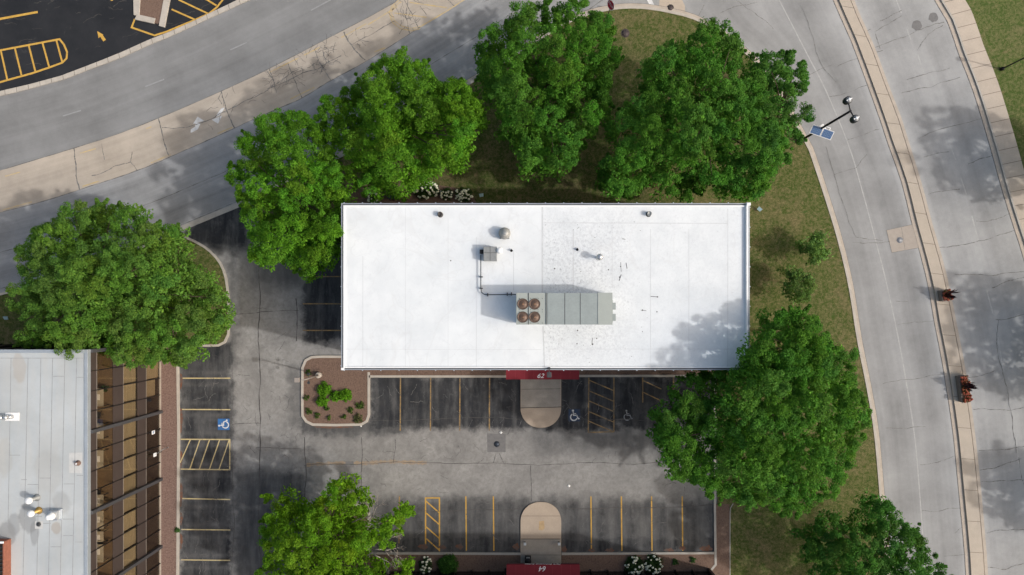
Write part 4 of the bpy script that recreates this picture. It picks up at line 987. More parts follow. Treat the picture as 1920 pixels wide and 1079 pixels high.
def text_mesh(name, cu, m, parent, mat4):
    t_ = bpy.data.objects.new('tmp', cu); COL.objects.link(t_); dg = bpy.context.evaluated_depsgraph_get(); dg.update()
    me = bpy.data.meshes.new_from_object(t_.evaluated_get(dg)); bpy.data.objects.remove(t_); me.materials.clear(); me.materials.append(m)
    o_ = link(name, me, parent); o_.matrix_local = mat4; return o_
def awning(bld, x0, x1, ywall, out, num, extra, ox, oy, dep=1.45):
    """sloped fabric canopy over a door; out = -1 south, +1 north"""
    zt, zb = 3.35, 2.72; yo = ywall+out*dep
    mb = MB(); X0, X1, YW, YO = x0-ox, x1-ox, ywall-oy, yo-oy
    A = [(X0, YW, zt), (X1, YW, zt), (X1, YO, zb), (X0, YO, zb)]; B = [(X0, YO, zb-.26), (X1, YO, zb-.26)]
    i = len(mb.v); mb.v += A+B+[(X0, YW, zb-.26), (X1, YW, zb-.26)]
    mb.f += [(0, 1, 2, 3), (3, 2, 5, 4), (0, 3, 4, 6), (1, 7, 5, 2), (0, 6, 7, 1)]
    o = mb.build('awning', m_red, bld)
    n = 8; th = math.atan2(zt-zb, dep); m_as = M('awning_seam', (.26, .035, .045), .7)
    for k in range(n+1):
        sl = MB(); x = X0+(X1-X0)*k/n; sl.box(x-.012, x+.012, min(YW, YO), max(YW, YO), 0, .012)
        sl.v = [(x, y, zb+(zt-zb)*abs(y-YO)/dep+(z-.003)) for x, y, z in sl.v]; sl.build('seam', m_as, o)
    fm = MB(); fm.box(X0, X1, YO-.03, YO+.03, zb-.30, zb-.262); fm.build('frame_bar', m_dkgrey, o)
    def txt(body, size, x, dist, z_off, vertical, shear=.3):
        cu = bpy.data.curves.new('number_text', 'FONT'); cu.body = body; cu.size = size; cu.extrude = .004; cu.align_x = 'CENTER'; cu.shear = shear
        rot = Matrix.Rotation(R(90), 4, 'X') if vertical else Matrix.Rotation(th, 4, 'X')
        if out > 0: rot = Matrix.Rotation(R(180), 4, 'Z') @ rot
        loc_ = (x-ox, YO+out*.015, z_off) if vertical else (x-ox, YO-out*dist, zb+(zt-zb)*dist/dep+.02)
        text_mesh('name_text' if vertical else 'number_text', cu, m_text, bld, Matrix.Translation(loc_) @ rot)
    txt(num, .60, (x0+x1)/2-.03 if out > 0 else (x0+x1)/2-.20, .14 if out < 0 else .12, 0, False)
    if extra: txt(extra, .36, (x0+x1)/2, 0, zb-.22, True)
    # door below
    d = MB().box((X0+X1)/2-.95, (X0+X1)/2+.95, YW+out*.02-.03, YW+out*.02+.03, .14, 2.4).build('door', m_glass_dark, bld)
    MB().box((X0+X1)/2-.06, (X0+X1)/2-.02, YW+out*.08-.02, YW+out*.08+.02, .95, 1.35).build('handle', m_silver, d)
awning(wb, -.5, 5.76, wy0+q-.1, -1, '62', None, OX, OY, 1.70)

# --- building 64 to the south (only its north foot is in view)
sx0, sx1, sy1 = wx0, wx1, g(0, 1069.5)[1]; sy0 = sy1-12.4
sb = empty('office_building', ((sx0+sx1)/2, (sy0+sy1)/2, 0), 'dark glass office building at the bottom edge with a maroon awning numbered 64', 'building')
PX, PY = sb.location.x, sb.location.y
MB().box(sx0+.15-PX, sx1-.15-PX, sy0+.15-PY, sy1-.15-PY, 0, ROOF-.3).build('wall_core', m_indark, sb)
wall_bands(sb, sx0-PX, sx1-PX, sy1-PY, 'x', 1); wall_bands(sb, sx0-PX, sx1-PX, sy0-PY, 'x', -1)
wall_bands(sb, sy0-PY, sy1-PY, sx0-PX, 'y', -1); wall_bands(sb, sy0-PY, sy1-PY, sx1-PX, 'y', 1)
o = MB().box(sx0-.25, sx1+.25, sy0-.25, sy1+.25, ROOF-.28, ROOF-.06).build('roof', m_roofw, sb); o.location = (-PX, -PY, 0)
ring(sx0-.3, sx1+.3, sy0-.3, sy1+.3, .05, ROOF-.34, ROOF+.02, PX, PY).build('coping', m_coping, sb)
awning(sb, g(950, 0, 2.9)[0], g(1087, 0, 2.9)[0], sy1+.05, 1, '64', 'Park Executive Suites', PX, PY)

# --- west building: grey roof, visible glass front
FX = g(301, 0)[0]; ny = g(0, 646)[1]; by0 = ny-36.6; bx0 = FX-22
vb = empty('office_building', (FX, ny, 0), 'three storey office building with a pale grey flat roof and a brown glass front', 'building')
VX, VY = FX, ny
MB().box(bx0-VX, -2.6, by0-VY, -2.6, .0, ROOF-.35).build('wall_core', m_inwall, vb)
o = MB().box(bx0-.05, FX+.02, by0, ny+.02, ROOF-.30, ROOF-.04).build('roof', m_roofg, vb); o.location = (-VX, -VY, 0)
mb = MB(); mb.box(-.16, .10, by0-VY, .12, ROOF-.36, ROOF+.03); mb.box(bx0-VX, -.162, -.14, .12, ROOF-.36, ROOF+.03); mb.build('coping', m_coping, vb, .015)
sm = MB()
for (xa, xb) in ((20, 12), (52, 42), (76, 68), (98, 90), (121, 112), (143, 135)):
    sm.ribbon([(rx(xa)-VX, ry(672)-VY), (rx((xa+xb)/2)-VX, ry(900)-VY), (rx(xb)-VX, ry(1100)-VY), (rx(xb-3)-VX, ry(1250)-VY)], .045, ROOF-.036)
for (xa, y, xb) in ((99, 706, 120), (143, 708, 156), (16, 854, 37), (39, 900, 50), (51, 909, 72), (74, 897, 94), (119, 908, 140), (143, 892, 155), (0, 672, 40), (40, 672, 155), (118, 1005, 137), (94, 1026, 114), (118, 974, 138), (140, 1017, 154), (48, 927, 70), (80, 982, 95), (66, 969, 78)):
    sm.ribbon([(rx(xa)-VX, ry(y)-VY), (rx(xb)-VX, ry(y)-VY)], .04, ROOF-.034)
sm.build('roof_seam', M('seam_grey', (.29, .30, .31), .8, var=.3), vb)
m_pg = M('patch_grey', (.50, .505, .5), .8, var=.1); MB().poly([(rx(a)-VX, ry(b)-VY) for a, b in ((129, 850), (154, 849), (153, 888), (129, 887))], ROOF-.038).build('roof_patch', m_pg, vb); ptch = MB(); ptch.poly([(rx(a)-VX, ry(b)-VY) for a, b in ((65, 978), (80, 978), (80, 992), (65, 992))], ROOF-.030); ptch.build('roof_patch', m_pg, vb)
# facade pieces (local: x = 0 is the glass plane, facing +x; y runs down from 0)
BAY = 6.06/4; NB = 24
zs_sp = [(9.53, 10.36), (5.97, 7.3), (2.5, 3.75)]; zs_win = [(7.3, 9.53), (3.75, 5.97), (0.12, 2.5)]
for z0, z1 in zs_sp:
    MB().box(-.06, .03, -NB*BAY, 0, z0, z1).build('spandrel', m_brown, vb)
    MB().box(-.05, .05, -NB*BAY, 0, z0-.05, z0).build('sill', m_frame, vb)
for f, (z0, z1) in enumerate(zs_win):
    for k in range(NB):
        wn = MB(); wn.box(-.035, -.015, -(k+1)*BAY+.035, -k*BAY-.035, z0+.02, z1-.06); wn.build('window', m_glass, vb)
        blind = f == 1 or (f == 2 and k in (0, 1, 2)) 
        if blind: MB().box(-.20, -.17, -(k+1)*BAY+.05, -k*BAY-.05, z0+(0.02 if f == 1 else .5*(k == 2)), z1-.05).build('blind', m_blind, vb)
    fl = MB().box(-2.6, -.07, -NB*BAY, -.1, z0-.28, z0-.04); fl.build('interior_floor', m_wood if f == 0 else m_indark, vb)
    MB().box(-2.6, -.07, -NB*BAY, -.1, z1+.02, z1+.2).build('interior_ceiling', m_indark, vb)
for k in range(NB+1):
    big_ = k % 4 == 0
    MB().box(-.06, .26 if big_ else .07, -k*BAY-(.13 if big_ else .028), -k*BAY+(.13 if big_ else .028), .05, 10.36).build('column' if big_ else 'mullion', m_column if big_ else m_mull, vb)
MB().box(-.05, .12, -NB*BAY, 0, 0.0, .12).build('base_sill', M('base_trim', (.42, .36, .3), .7), vb)
# north side, dark glass
wall_bands(vb, bx0-VX, -.1, -.05, 'x', 1)

# furniture seen through the top-floor windows
def desk(y, label, L=1.4):
    b = empty('office_desk', (FX-.75, y, 7.262), label, 'desk', 'desks behind the top floor windows')
    MB().box(-.38, .38, -L/2, L/2, .70, .74).build('desk_top', m_desk, b)
    for sx in (-.34, .34):
        for sy in (-L/2+.04, L/2-.04): MB().box(sx-.025, sx+.025, sy-.025, sy+.025, 0, .70).build('leg', m_chair, b)
    MB().box(-.15, .12, -.2, .25, .742, .76).build('paper_stack', m_text, b)
def ochair(y, label, x=-1.0):
    b = empty('office_chair', (FX+x, y, 7.262), label, 'chair', 'chairs behind the top floor windows')
    MB().box(-.24, .24, -.24, .24, .42, .5).build('seat', m_chair, b, .03); MB().box(-.26, -.2, -.22, .22, .55, 1.0).build('backrest', m_chair, b, .03)
    mb = MB(); mb.tube((0, 0, .05), (0, 0, .42), .03)
    for k in range(5): a = k*1.257; mb.tube((0, 0, .1), (.28*math.cos(a), .28*math.sin(a), .05), .02)
    mb.build('base', m_chair, b)
yb = lambda k: ny-(k+.5)*BAY
desk(yb(4)+.4, 'pale desk behind the top floor glass just below the second grey column', 1.2); desk(yb(12)+.2, 'pale desk behind the top floor glass at the very bottom edge', 1.5); desk(yb(9)-.4, 'short pale desk behind the top floor glass above the lowest grey column', 1.0)
desk(yb(2), 'pale desk behind the top floor glass just above the first lit chair'); ochair(yb(3)+.1, 'dark chair behind the top floor glass in the fourth bay')
desk(yb(5)-.3, 'pale desk behind the top floor glass in the sixth bay'); ochair(yb(7), 'dark chair behind the top floor glass in the eighth bay'); desk(yb(7)-.55, 'pale desk behind the top floor glass beside the grey column', 1.0)
desk(yb(8)-.5, 'pale desk behind the top floor glass below the third grey column'); desk(yb(10), 'pale desk behind the top floor glass near the bottom edge', 1.6); ochair(yb(9)+.1, 'dark chair behind the top floor glass between two pale desks')
for k, yy in enumerate((yb(2)+.65,)):
    bush(0, 0, .28, .7, 'potted plant behind the top floor glass', (.03, .06, .02), 90, 'potted_plant', z0=7.262, loc=(FX-.6, yy), cat='plant', n=14)

# ------------------------------------------------------------------ things on the white roof
def at_roof(px, py, h=0.0):
    x, y = g(px, py, ROOF-.06+h); return (x, y, ROOF-.06)
hv = empty('rooftop_unit', at_roof(1058, 580, 2.3), 'long grey-green rooftop air handling unit with four brown fans', 'air conditioner')
hx, hy, hz = hv.location; zt = 2.4
def hl(px, py, z): x, y = g(px, py, hz+z); return x-hx, y-hy
X0, Y1 = hl(968, 549.5, zt); X1, Y0 = hl(1148, 609, zt); Xa = hl(1026, 0, zt)[0]
MB().box(X0+.08, X1-.08, Y0+.08, Y1-.08, 0, .32).build('curb', m_roofup, hv)
MB().box(Xa, X1, Y0, Y1, .32, zt).build('casing', m_unit, hv, .015)
MB().box(hl(1121, 0, zt)[0], X1+.01, Y0-.01, Y1+.01, zt+.002, zt+.03).build('end_panel', m_unit2, hv)
MB().box(X0, Xa-.004, Y0, Y1, .32, zt-.03).build('condenser_casing', m_unit2, hv, .015)
mb = MB()
for px in (991, 1024, 1059, 1088): x = hl(px, 0, zt)[0]; mb.box(x-.02, x+.02, Y0-.006, Y1+.006, zt-.06, zt+.008)
mb.build('panel_joint', m_dkgrey, hv)
for px in (980.3, 1002.5):
    for py in (570.5, 595):
        x, y = hl(px, py, zt)
        fb = MB(); fb.lathe([(.39, -.02), (.39, .05), (.365, .055), (.36, .035), (.25, .085), (.10, .14), (.06, .15), (.0, .15)], (x, y, zt-.03), 40); fo = fb.build('fan', m_fan, hv)
        MB().lathe([(.385, .0), (.40, .0), (.40, .03), (.385, .03)], (x, y, zt-.03), 36).build('rim', m_dkgrey, fo)
        gd = MB()
        for k in range(12): a = k*math.pi/6; gd.tube((x+.08*math.cos(a), y+.08*math.sin(a), zt+.125), (x+.355*math.cos(a), y+.355*math.sin(a), zt+.012), .007, n=5)
        gd.build('guard', M('guard_wire', (.20, .13, .10), .4, .6), fo); MB().lathe([(.05, 0), (.05, .02), (.0, .025)], (x, y, zt+.12), 14).build('hub', M('hub_copper', (.35, .2, .12), .4, .5), fo)
mb = MB()
for px in (974, 995, 1009, 1017, 1024):
    for py in (560, 581, 585.5, 606): x, y = hl(px, py, zt); mb.box(x-.02, x+.02, y-.02, y+.02, zt-.03, zt-.005)
mb.build('bolt', m_dkgrey, hv)
for (pa, pb) in ((568, 581), (589, 602)): y1_ = hl(0, pa, 1.9)[1]; y0_ = hl(0, pb, 1.9)[1]; MB().box(X1, X1+.33, y0_, y1_, 1.3, 1.9).build('intake_hood', m_unit, hv, .01)
MB().box(X1, X1+.13, hl(0, 605, 1.9)[1], hl(0, 563, 1.9)[1], 1.2, 1.8).build('louvre', m_unit2, hv)

def vent(px, py, label, prof, mat_, h, n=28, cat='vent', name='roof_vent', cap=None):
    b = empty(name, at_roof(px, py, h), label, cat)
    return b
b = vent(946, 437, 'large grey mushroom roof fan on the white roof above the grey box', None, None, .9)
MB().box(-.36, .36, -.36, .36, 0, .35).build('curb', m_grey, b, .02); MB().lathe([(.43, .35), (.44, .62), (.43, .66), (.33, .70), (.32, .80), (.27, .84), (.26, .86), (.16, .9), (0, .9)], n=32).build('hood', M('fan_hood', (.36, .355, .34), .5, .3, var=.12), b)
MB().lathe([(.17, .9), (.165, .97), (.15, .985), (0, .985)], n=24).build('motor_cap', m_grey, b)
b = vent(825, 402, 'dark open pipe on the upper left of the white roof', None, None, .3)
MB().lathe([(.21, 0), (.19, .05), (.14, .06), (.14, .34), (.10, .34), (.10, .1), (0, .1)]).build('pipe', m_dkgrey, b)
MB().lathe([(.185, .26), (.185, .36), (.12, .365), (.115, .3)]).build('collar', M('lead_collar', (.08, .07, .065), .6, .2), b)
b = vent(1217.5, 401, 'dark capped pipe on the upper right of the white roof', None, None, .3)
MB().lathe([(.21, 0), (.19, .05), (.14, .06), (.14, .3), (0, .3)]).build('pipe', m_dkgrey, b); MB().lathe([(.18, .27), (.18, .37), (.13, .38), (.12, .35), (0, .35)]).build('cap', m_grey, b)
b = vent(1125, 482, 'polished round vent cap on the speckled part of the white roof', None, None, 1.0)
MB().lathe([(.2, 0), (.14, .06), (.11, .08), (.11, .75), (0, .75)]).build('pipe', m_whitem, b); MB().lathe([(.12, .72), (.25, .8), (.255, .9), (.21, 1.0), (.12, 1.07), (.03, 1.09), (0, 1.09)], n=32).build('cap', m_silver, b)
for px, py, lb in ((959, 470, 'small black pipe stub beside the white round cap'), (1083, 468, 'small black pipe stub left of the polished vent cap')):
    b = vent(px, py, lb, None, None, .2); MB().lathe([(.10, 0), (.09, .03), (.055, .05), (.055, .25), (.04, .25), (.035, .12), (0, .12)], n=14).build('pipe', m_black, b); MB().box(-.03, .03, .05, .12, .1, .16).build('clamp', m_dkgrey, b)
b = empty('exhaust_box', at_roof(919, 476, .75), 'square dark grey exhaust box on the white roof with a round white cap beside it', 'vent box')
MB().box(-.49, .49, -.52, .52, .12, .78).build('casing', m_grey, b, .02); MB().box(-.4, .4, -.43, .43, 0, .12).build('curb', m_dkgrey, b)
mb = MB(); mb.box(-.012, .012, -.525, .525, .781, .79); mb.box(-.495, .495, .05, .075, .781, .792); mb.build('seam', m_dkgrey, b)
MB().box(-.78, -.50, .02, .32, .1, .6).build('junction_box', m_black, b, .02)
b = empty('roof_vent', at_roof(937, 470, .8), 'round white capped flue right of the square grey box', 'vent')
MB().lathe([(.11, 0), (.11, .75), (0, .75)], n=18).build('pipe', m_whitem, b); MB().lathe([(.22, .72), (.24, .8), (.2, .9), (.06, .96), (0, .96)]).build('cap', m_whitem, b)
b = empty('gas_pipe', at_roof(903, 510, .25), 'thin black pipe run across the white roof from the grey box to the big unit', 'pipe')
cx_, cy_, cz_ = b.location
def pl(px, py): x, y = g(px, py, cz_+.25); return (x-cx_, y-cy_, .25)
pts = [pl(901.5, 478), pl(901.5, 540), pl(902.5, 548), pl(907, 552), pl(914, 553), pl(968, 552.5)]
MB().path(pts, [.035]*6, 10).build('pipe_run', M('pipe_slate', (.05, .065, .08), .5, .3), b)
for px, py, d in ((902, 519.5, 0), (902, 541, 0), (914.5, 553, 1), (951, 552, 1), (959, 551.5, 1)):
    x, y, z = pl(px, py); (MB().box(x-.12, x+.12, y-.035, y+.035, 0, .29) if not d else MB().box(x-.035, x+.035, y-.12, y+.12, 0, .29)).build('support', m_dkgrey, b)
# floodlight clamped to the south roof edge
b = empty('roof_floodlight', (g(1029.5, 0, ROOF+.2)[0], wy0+.12, ROOF), 'dark grey floodlight clamped on the roof edge above the red awning', 'floodlight')
MB().tube((0, .0, -.0), (0, .0, .38), .035).build('post', m_dkgrey, b); MB().tube((0, 0, .33), (0, -.35, .30), .03).build('arm', m_dkgrey, b)
hd = MB().box(-.17, .17, -.66, -.26, .22, .34).build('head', m_dkgrey, b, .02); MB().box(-.14, .14, -.62, -.3, .205, .219).build('lens', m_silver, hd); MB().box(-.1, .1, -.08, .08, 0, .06).build('clamp', m_dkgrey, b)

# things on the grey roof
def at_roofg(px, py, h): x, y = g(px, py, ROOF-.04+h); return (x, y, ROOF-.04)
b = empty('roof_vent', at_roofg(52, 940, .95), 'white round capped flue nearest the top of the three vents on the grey roof', 'vent')
MB().lathe([(.28, 0), (.2, .04), (.14, .06), (.14, .8), (0, .8)], n=18).build('pipe', m_grey, b); MB().lathe([(.23, .72), (.25, .8), (.24, .92), (.18, 1.0), (0, 1.02)]).build('cap', m_whitem, b)
b = empty('roof_vent', at_roofg(56, 964.5, .95), 'white round capped flue with a brass coloured pipe on the grey roof', 'vent')
MB().lathe([(.28, 0), (.2, .04), (.12, .06), (.12, .8), (0, .8)], n=18).build('pipe', M('brass_pipe', (.5, .32, .1), .35, .6), b); MB().lathe([(.22, .72), (.24, .8), (.23, .92), (.17, 1.0), (0, 1.02)]).build('cap', m_whitem, b)
b = empty('exhaust_fan', at_roofg(101, 967, .4), 'square grey curb fan with a white round top on the grey roof', 'fan')
MB().box(-.42, .42, -.42, .42, 0, .14).build('flashing', m_coping, b, .02); MB().box(-.36, .30, -.34, .34, .14, .5).build('curb', m_silver, b, .02)
MB().lathe([(.28, .5), (.28, .62), (.19, .66), (.19, .95), (.12, .99), (0, .99)], (-.08, 0, 0), n=24).build('hood', m_whitem, b)
b = empty('roof_drain', at_roofg(145.5, 869, .1), 'small brown ringed pipe near the edge of the grey roof', 'vent')
MB().lathe([(.2, 0), (.2, .06), (.12, .08), (.12, .3), (.08, .3), (.07, .1), (0, .1)], n=18).build('pipe', M('brown_pipe', (.17, .11, .09), .7), b); MB().lathe([(.085, .2), (.085, .29), (0, .31)], n=14).build('cap', m_whitem, b)
b = empty('roof_drain', at_roofg(71, 984, .1), 'low dark roof drain on a pale square patch', 'drain')
MB().lathe([(.15, 0), (.14, .05), (.08, .07), (0, .09)], n=14).build('strainer', m_dkgrey, b)
MB().lathe([(.2, 0), (.2, .02), (.16, .025), (.155, .0)], n=18).build('ring', m_grey, b)
b = empty('roof_pipe', at_roofg(6, 783, .4), 'bent silver pipe at the left edge of the grey roof', 'pipe')
MB().box(-.1, .9, -.3, .3, 0, .06).build('flashing', m_roofup, b); MB().path([(.45, 0, .05), (.3, 0, .35), (0, 0, .45), (-1.2, 0, .45)], [.14]*4, 14).build('pipe_run', m_silver, b)
b = empty('rooftop_unit', at_roofg(-30, 1070, .6), 'rust red framed rooftop unit cut off by the left edge', 'air conditioner')
x1_, y1_ = g(7, 1017, ROOF+.7); x1_ -= b.location.x; y1_ -= b.location.y
MB().box(-2.6, x1_-.18, -2.6, y1_-.12, 0, .55).build('casing', m_indark, b)
mb = MB(); mb.box(x1_-.10, x1_, -2.6, y1_-.06, 0, .72); mb.box(-2.6, x1_, y1_-.06, y1_+.02, 0, .70)
sl_ = MB()
for k in range(9): sl_.box(-2.4, x1_-.101, y1_-.42-k*.3, y1_-.37-k*.3, .551, .66)
sl_.build('louvre', m_dkgrey, b)
mb.build('frame', m_rust, b, .01); MB().box(-2.2, x1_-.02, y1_-.10, y1_+.05, .701, .76).build('cap_strip', m_whitem, b, .01)

# ------------------------------------------------------------------ lamps, signs, planters, covers
def bell(mb_par, x, y, z):
    hd = MB().lathe([(.27, -.5), (.285, -.42), (.285, -.05), (.25, 0), (0, .02)], (x, y, z), 24).build('lamp_head', m_dkgrey, mb_par)
    MB().lathe([(.26, -.53), (.26, -.505), (0, -.505)], (x, y, z), 20).build('lens', m_black, hd)
    MB().lathe([(.255, .005), (.2, .035), (0, .04)], (x, y, z), 22).build('lid', M('lamp_lid', (.15, .155, .165), .45, .3), hd); mb = MB(); mb.obox((x, y), (.9, .42), .46, .075, z+.04, z+.08); mb.lathe([(.11, .04), (.11, .1), (.05, .12), (0, .12)], (x, y, z), 14); mb.build('bracket', m_whitem, hd)
lx, ly = g(1498, 266)
b = empty('street_lamp', (lx, ly, .1), 'tall black street lamp with two round heads and solar panels on its pole', 'street lamp')
hh = 9.3
MB().tube((0, 0, 0), (0, 0, hh), .11, .085, 16).build('pole', m_black, b); MB().lathe([(.25, 0), (.25, .25), (.16, .4), (.12, .5), (0, .5)]).build('base', m_black, b)
def ll_(px, py, z): x, y = g(px, py, z+.1); return x-lx, y-ly
a1 = ll_(1592, 187, hh+.2); a2 = ll_(1605.5, 222, hh+.2)
MB().path([(a1[0], a1[1], hh+.02), (0, 0, hh-.05), (a2[0], a2[1], hh+.02)], [.04, .05, .04]).build('cross_arm', m_black, b)
bell(b, a1[0], a1[1], hh+.2); bell(b, a2[0], a2[1], hh+.2)
zp = 4.3
pc = ll_(1541, 248.5, zp); sp_o = empty('solar_panel', (pc[0], pc[1], zp)); sp_o.parent = b; sp_o.rotation_euler = (R(22), 0, R(-19))
for sx in (-.475, .475):
    MB().box(sx-.46, sx+.46, -.36, .36, -.02, .012).build('panel_frame', m_solarf, sp_o); MB().box(sx-.42, sx+.42, -.32, .32, .013, .02).build('panel_cells', m_solar, sp_o)
MB().tube((0, 0, -.02), (-.05, .25, -.5), .03).build('stay', m_grey, sp_o)
mb = MB(); mb.box(-.33, .55, .50, .56, -.1, -.04); mb.box(-.33, -.27, .36, .5, -.1, -.04); mb.box(.49, .55, .36, .5, -.1, -.04); mb.build('mount_frame', m_solarf, sp_o)
MB().box(-.08, .62, -.24, .24, zp-.95, zp-.45).build('battery_box', m_whitem, b, .02); bpy.data.objects[[c.name for c in kids[b.name] if c.name.startswith('battery_box')][0]].rotation_euler = (0, 0, R(33))
cbx = MB().box(-.1, .2, -.42, -.14, zp-.55, zp-.3).build('camera', m_dkgrey, b, .02); mb = MB(); mb.tube((-.03, 0, zp-.5), (pc[0], pc[1], zp-.3), .03); mb.build('arm', m_grey, b)

ix, iy = g(600, 703)
b = empty('lot_lamp', (ix, iy, .1), 'parking lot lamp on a round concrete base in the mulch island', 'lamp post')
MB().lathe([(.26, 0), (.26, .5), (.24, .53), (0, .53)]).build('base', m_concrete_base, b); MB().tube((0, 0, .5), (0, 0, 4.7), .07, .055, 12).build('pole', m_poletan, b)
MB().tube((0, 0, 4.6), (-.38, 0, 4.66), .03).build('arm', m_poletan, b); hd = MB().box(-.78, -.36, -.20, .20, 4.58, 4.74).build('lamp_head', m_poletan, b, .02); MB().box(-.74, -.4, -.16, .16, 4.56, 4.579).build('lens', m_silver, hd)
MB().tube((0, -.34, 3.35), (0, .34, 3.35), .025).build('cross_bar', m_dkgrey, b)
for sy in (-.36, .36): MB().box(-.10, .10, sy-.09, sy+.09, 3.25, 3.42).build('spotlight', m_dkgrey, b, .015)

ex, ey = g(1876, 131)
b = empty('street_lamp', (ex, ey, .1), 'slim black lamp post on the grass near the right edge', 'street lamp')
MB().tube((0, 0, 0), (0, 0, 2.9), .06, .05, 14).build('pole', m_black, b); MB().lathe([(.17, 0), (.17, .2), (.1, .35), (0, .35)]).build('base', m_black, b)
MB().lathe([(.05, 2.85), (.16, 2.95), (.19, 3.25), (.22, 3.27), (.2, 3.34), (.05, 3.45), (0, 3.46)], n=18).build('lamp_head', m_black, b)

# stop sign
sx_, sy_ = g(1139, 31)
b = empty('stop_sign', (sx_, sy_, .1), 'red stop sign on a dark post at the curved kerb', 'sign')
nrm = Vector((-.80, -.48, .36)).normalized(); hzv = Vector((nrm.y, -nrm.x, 0)).normalized(); upv = nrm.cross(hzv) if nrm.cross(hzv).z > 0 else -nrm.cross(hzv)
MB().box(-.03, .03, -.03, .03, 0, 2.35).build('post', m_dkgrey, b)
def octo(r, d0, d1):
    mb = MB(); n = 8
    for d in (d0, d1):
        for k in range(n):
            t = math.pi/8+k*math.pi/4; p = hzv*r*math.cos(t)+Vector((0, 0, 2.2))+upv*r*math.sin(t)+nrm*d; mb.v.append(tuple(p))
    mb.f += [tuple(range(7, -1, -1)), tuple(range(8, 16))]+[(k, (k+1) % 8, 8+(k+1) % 8, 8+k) for k in range(8)]; return mb
octo(.47, .04, .05).build('plate', m_text, b); octo(.42, .051, .055).build('face', m_sign_red, b)
cu = bpy.data.curves.new('sign_text', 'FONT'); cu.body = 'STOP'; cu.size = .30; cu.align_x = 'CENTER'; cu.align_y = 'CENTER'; cu.extrude = .002; 
xax = upv.cross(nrm); text_mesh('sign_text', cu, m_text, b, Matrix(((xax.x, upv.x, nrm.x, nrm.x*.06), (xax.y, upv.y, nrm.y, nrm.y*.06), (xax.z, upv.z, nrm.z, 2.2+nrm.z*.06), (0, 0, 0, 1))))

# accessible-parking signs at the west building
for (px, py, lb, m_) in ((302, 806, 'pale blue accessible parking sign by the glass front above the hatched bay', m_text), (305, 847, 'white accessible parking sign by the glass front beside the hatched bay', m_text)):
    x, y = g(px, py); b = empty('parking_sign', (x, y, .1), lb, 'sign')
    MB().tube((0, 0, 0), (0, 0, 1.6), .025).build('post', m_dkgrey, b)
    pa = MB().box(.03, .05, -.16, .16, 1.05, 1.55).build('plate', m_, b); MB().box(.0505, .054, -.09, .09, 1.2, 1.42).build('symbol_panel', m_blue if px == 302 else m_text, pa)
    sm_ = MB(); sm_.tube((.056, -.02, 1.37), (.06, -.02, 1.37), .022, n=8); sm_.box(.0545, .058, -.035, -.01, 1.27, 1.35); sm_.box(.0545, .0579, -.035, .045, 1.25, 1.272); sm_.box(.0545, .0578, .035, .06, 1.215, 1.26); sm_.build('wheelchair_symbol', m_text if px == 302 else m_blue, pa)
x, y = g(312, 841); b = empty('bike_rack', (x, y, .1), 'thin bent metal rail in the brown gravel strip', 'rail')
MB().path([(-.5, -.35, 0), (-.5, -.35, .8), (.2, .1, .85), (.2, .1, 0)], [.025]*4).build('rail', m_grey, b); MB().lathe([(.06, 0), (.06, .02), (0, .02)], (.2, .1, 0), 10).build('foot', m_grey, b)
x, y = g(302.5, 744); b = empty('wall_light', (x, y, 2.1), 'small black wall light on the glass front above the gravel strip', 'light')
MB().box(-.02, .05, -.12, .12, 0, .3).build('bracket', m_black, b); MB().box(.05, .28, -.14, .14, .12, .28).build('head', m_black, b, .02)

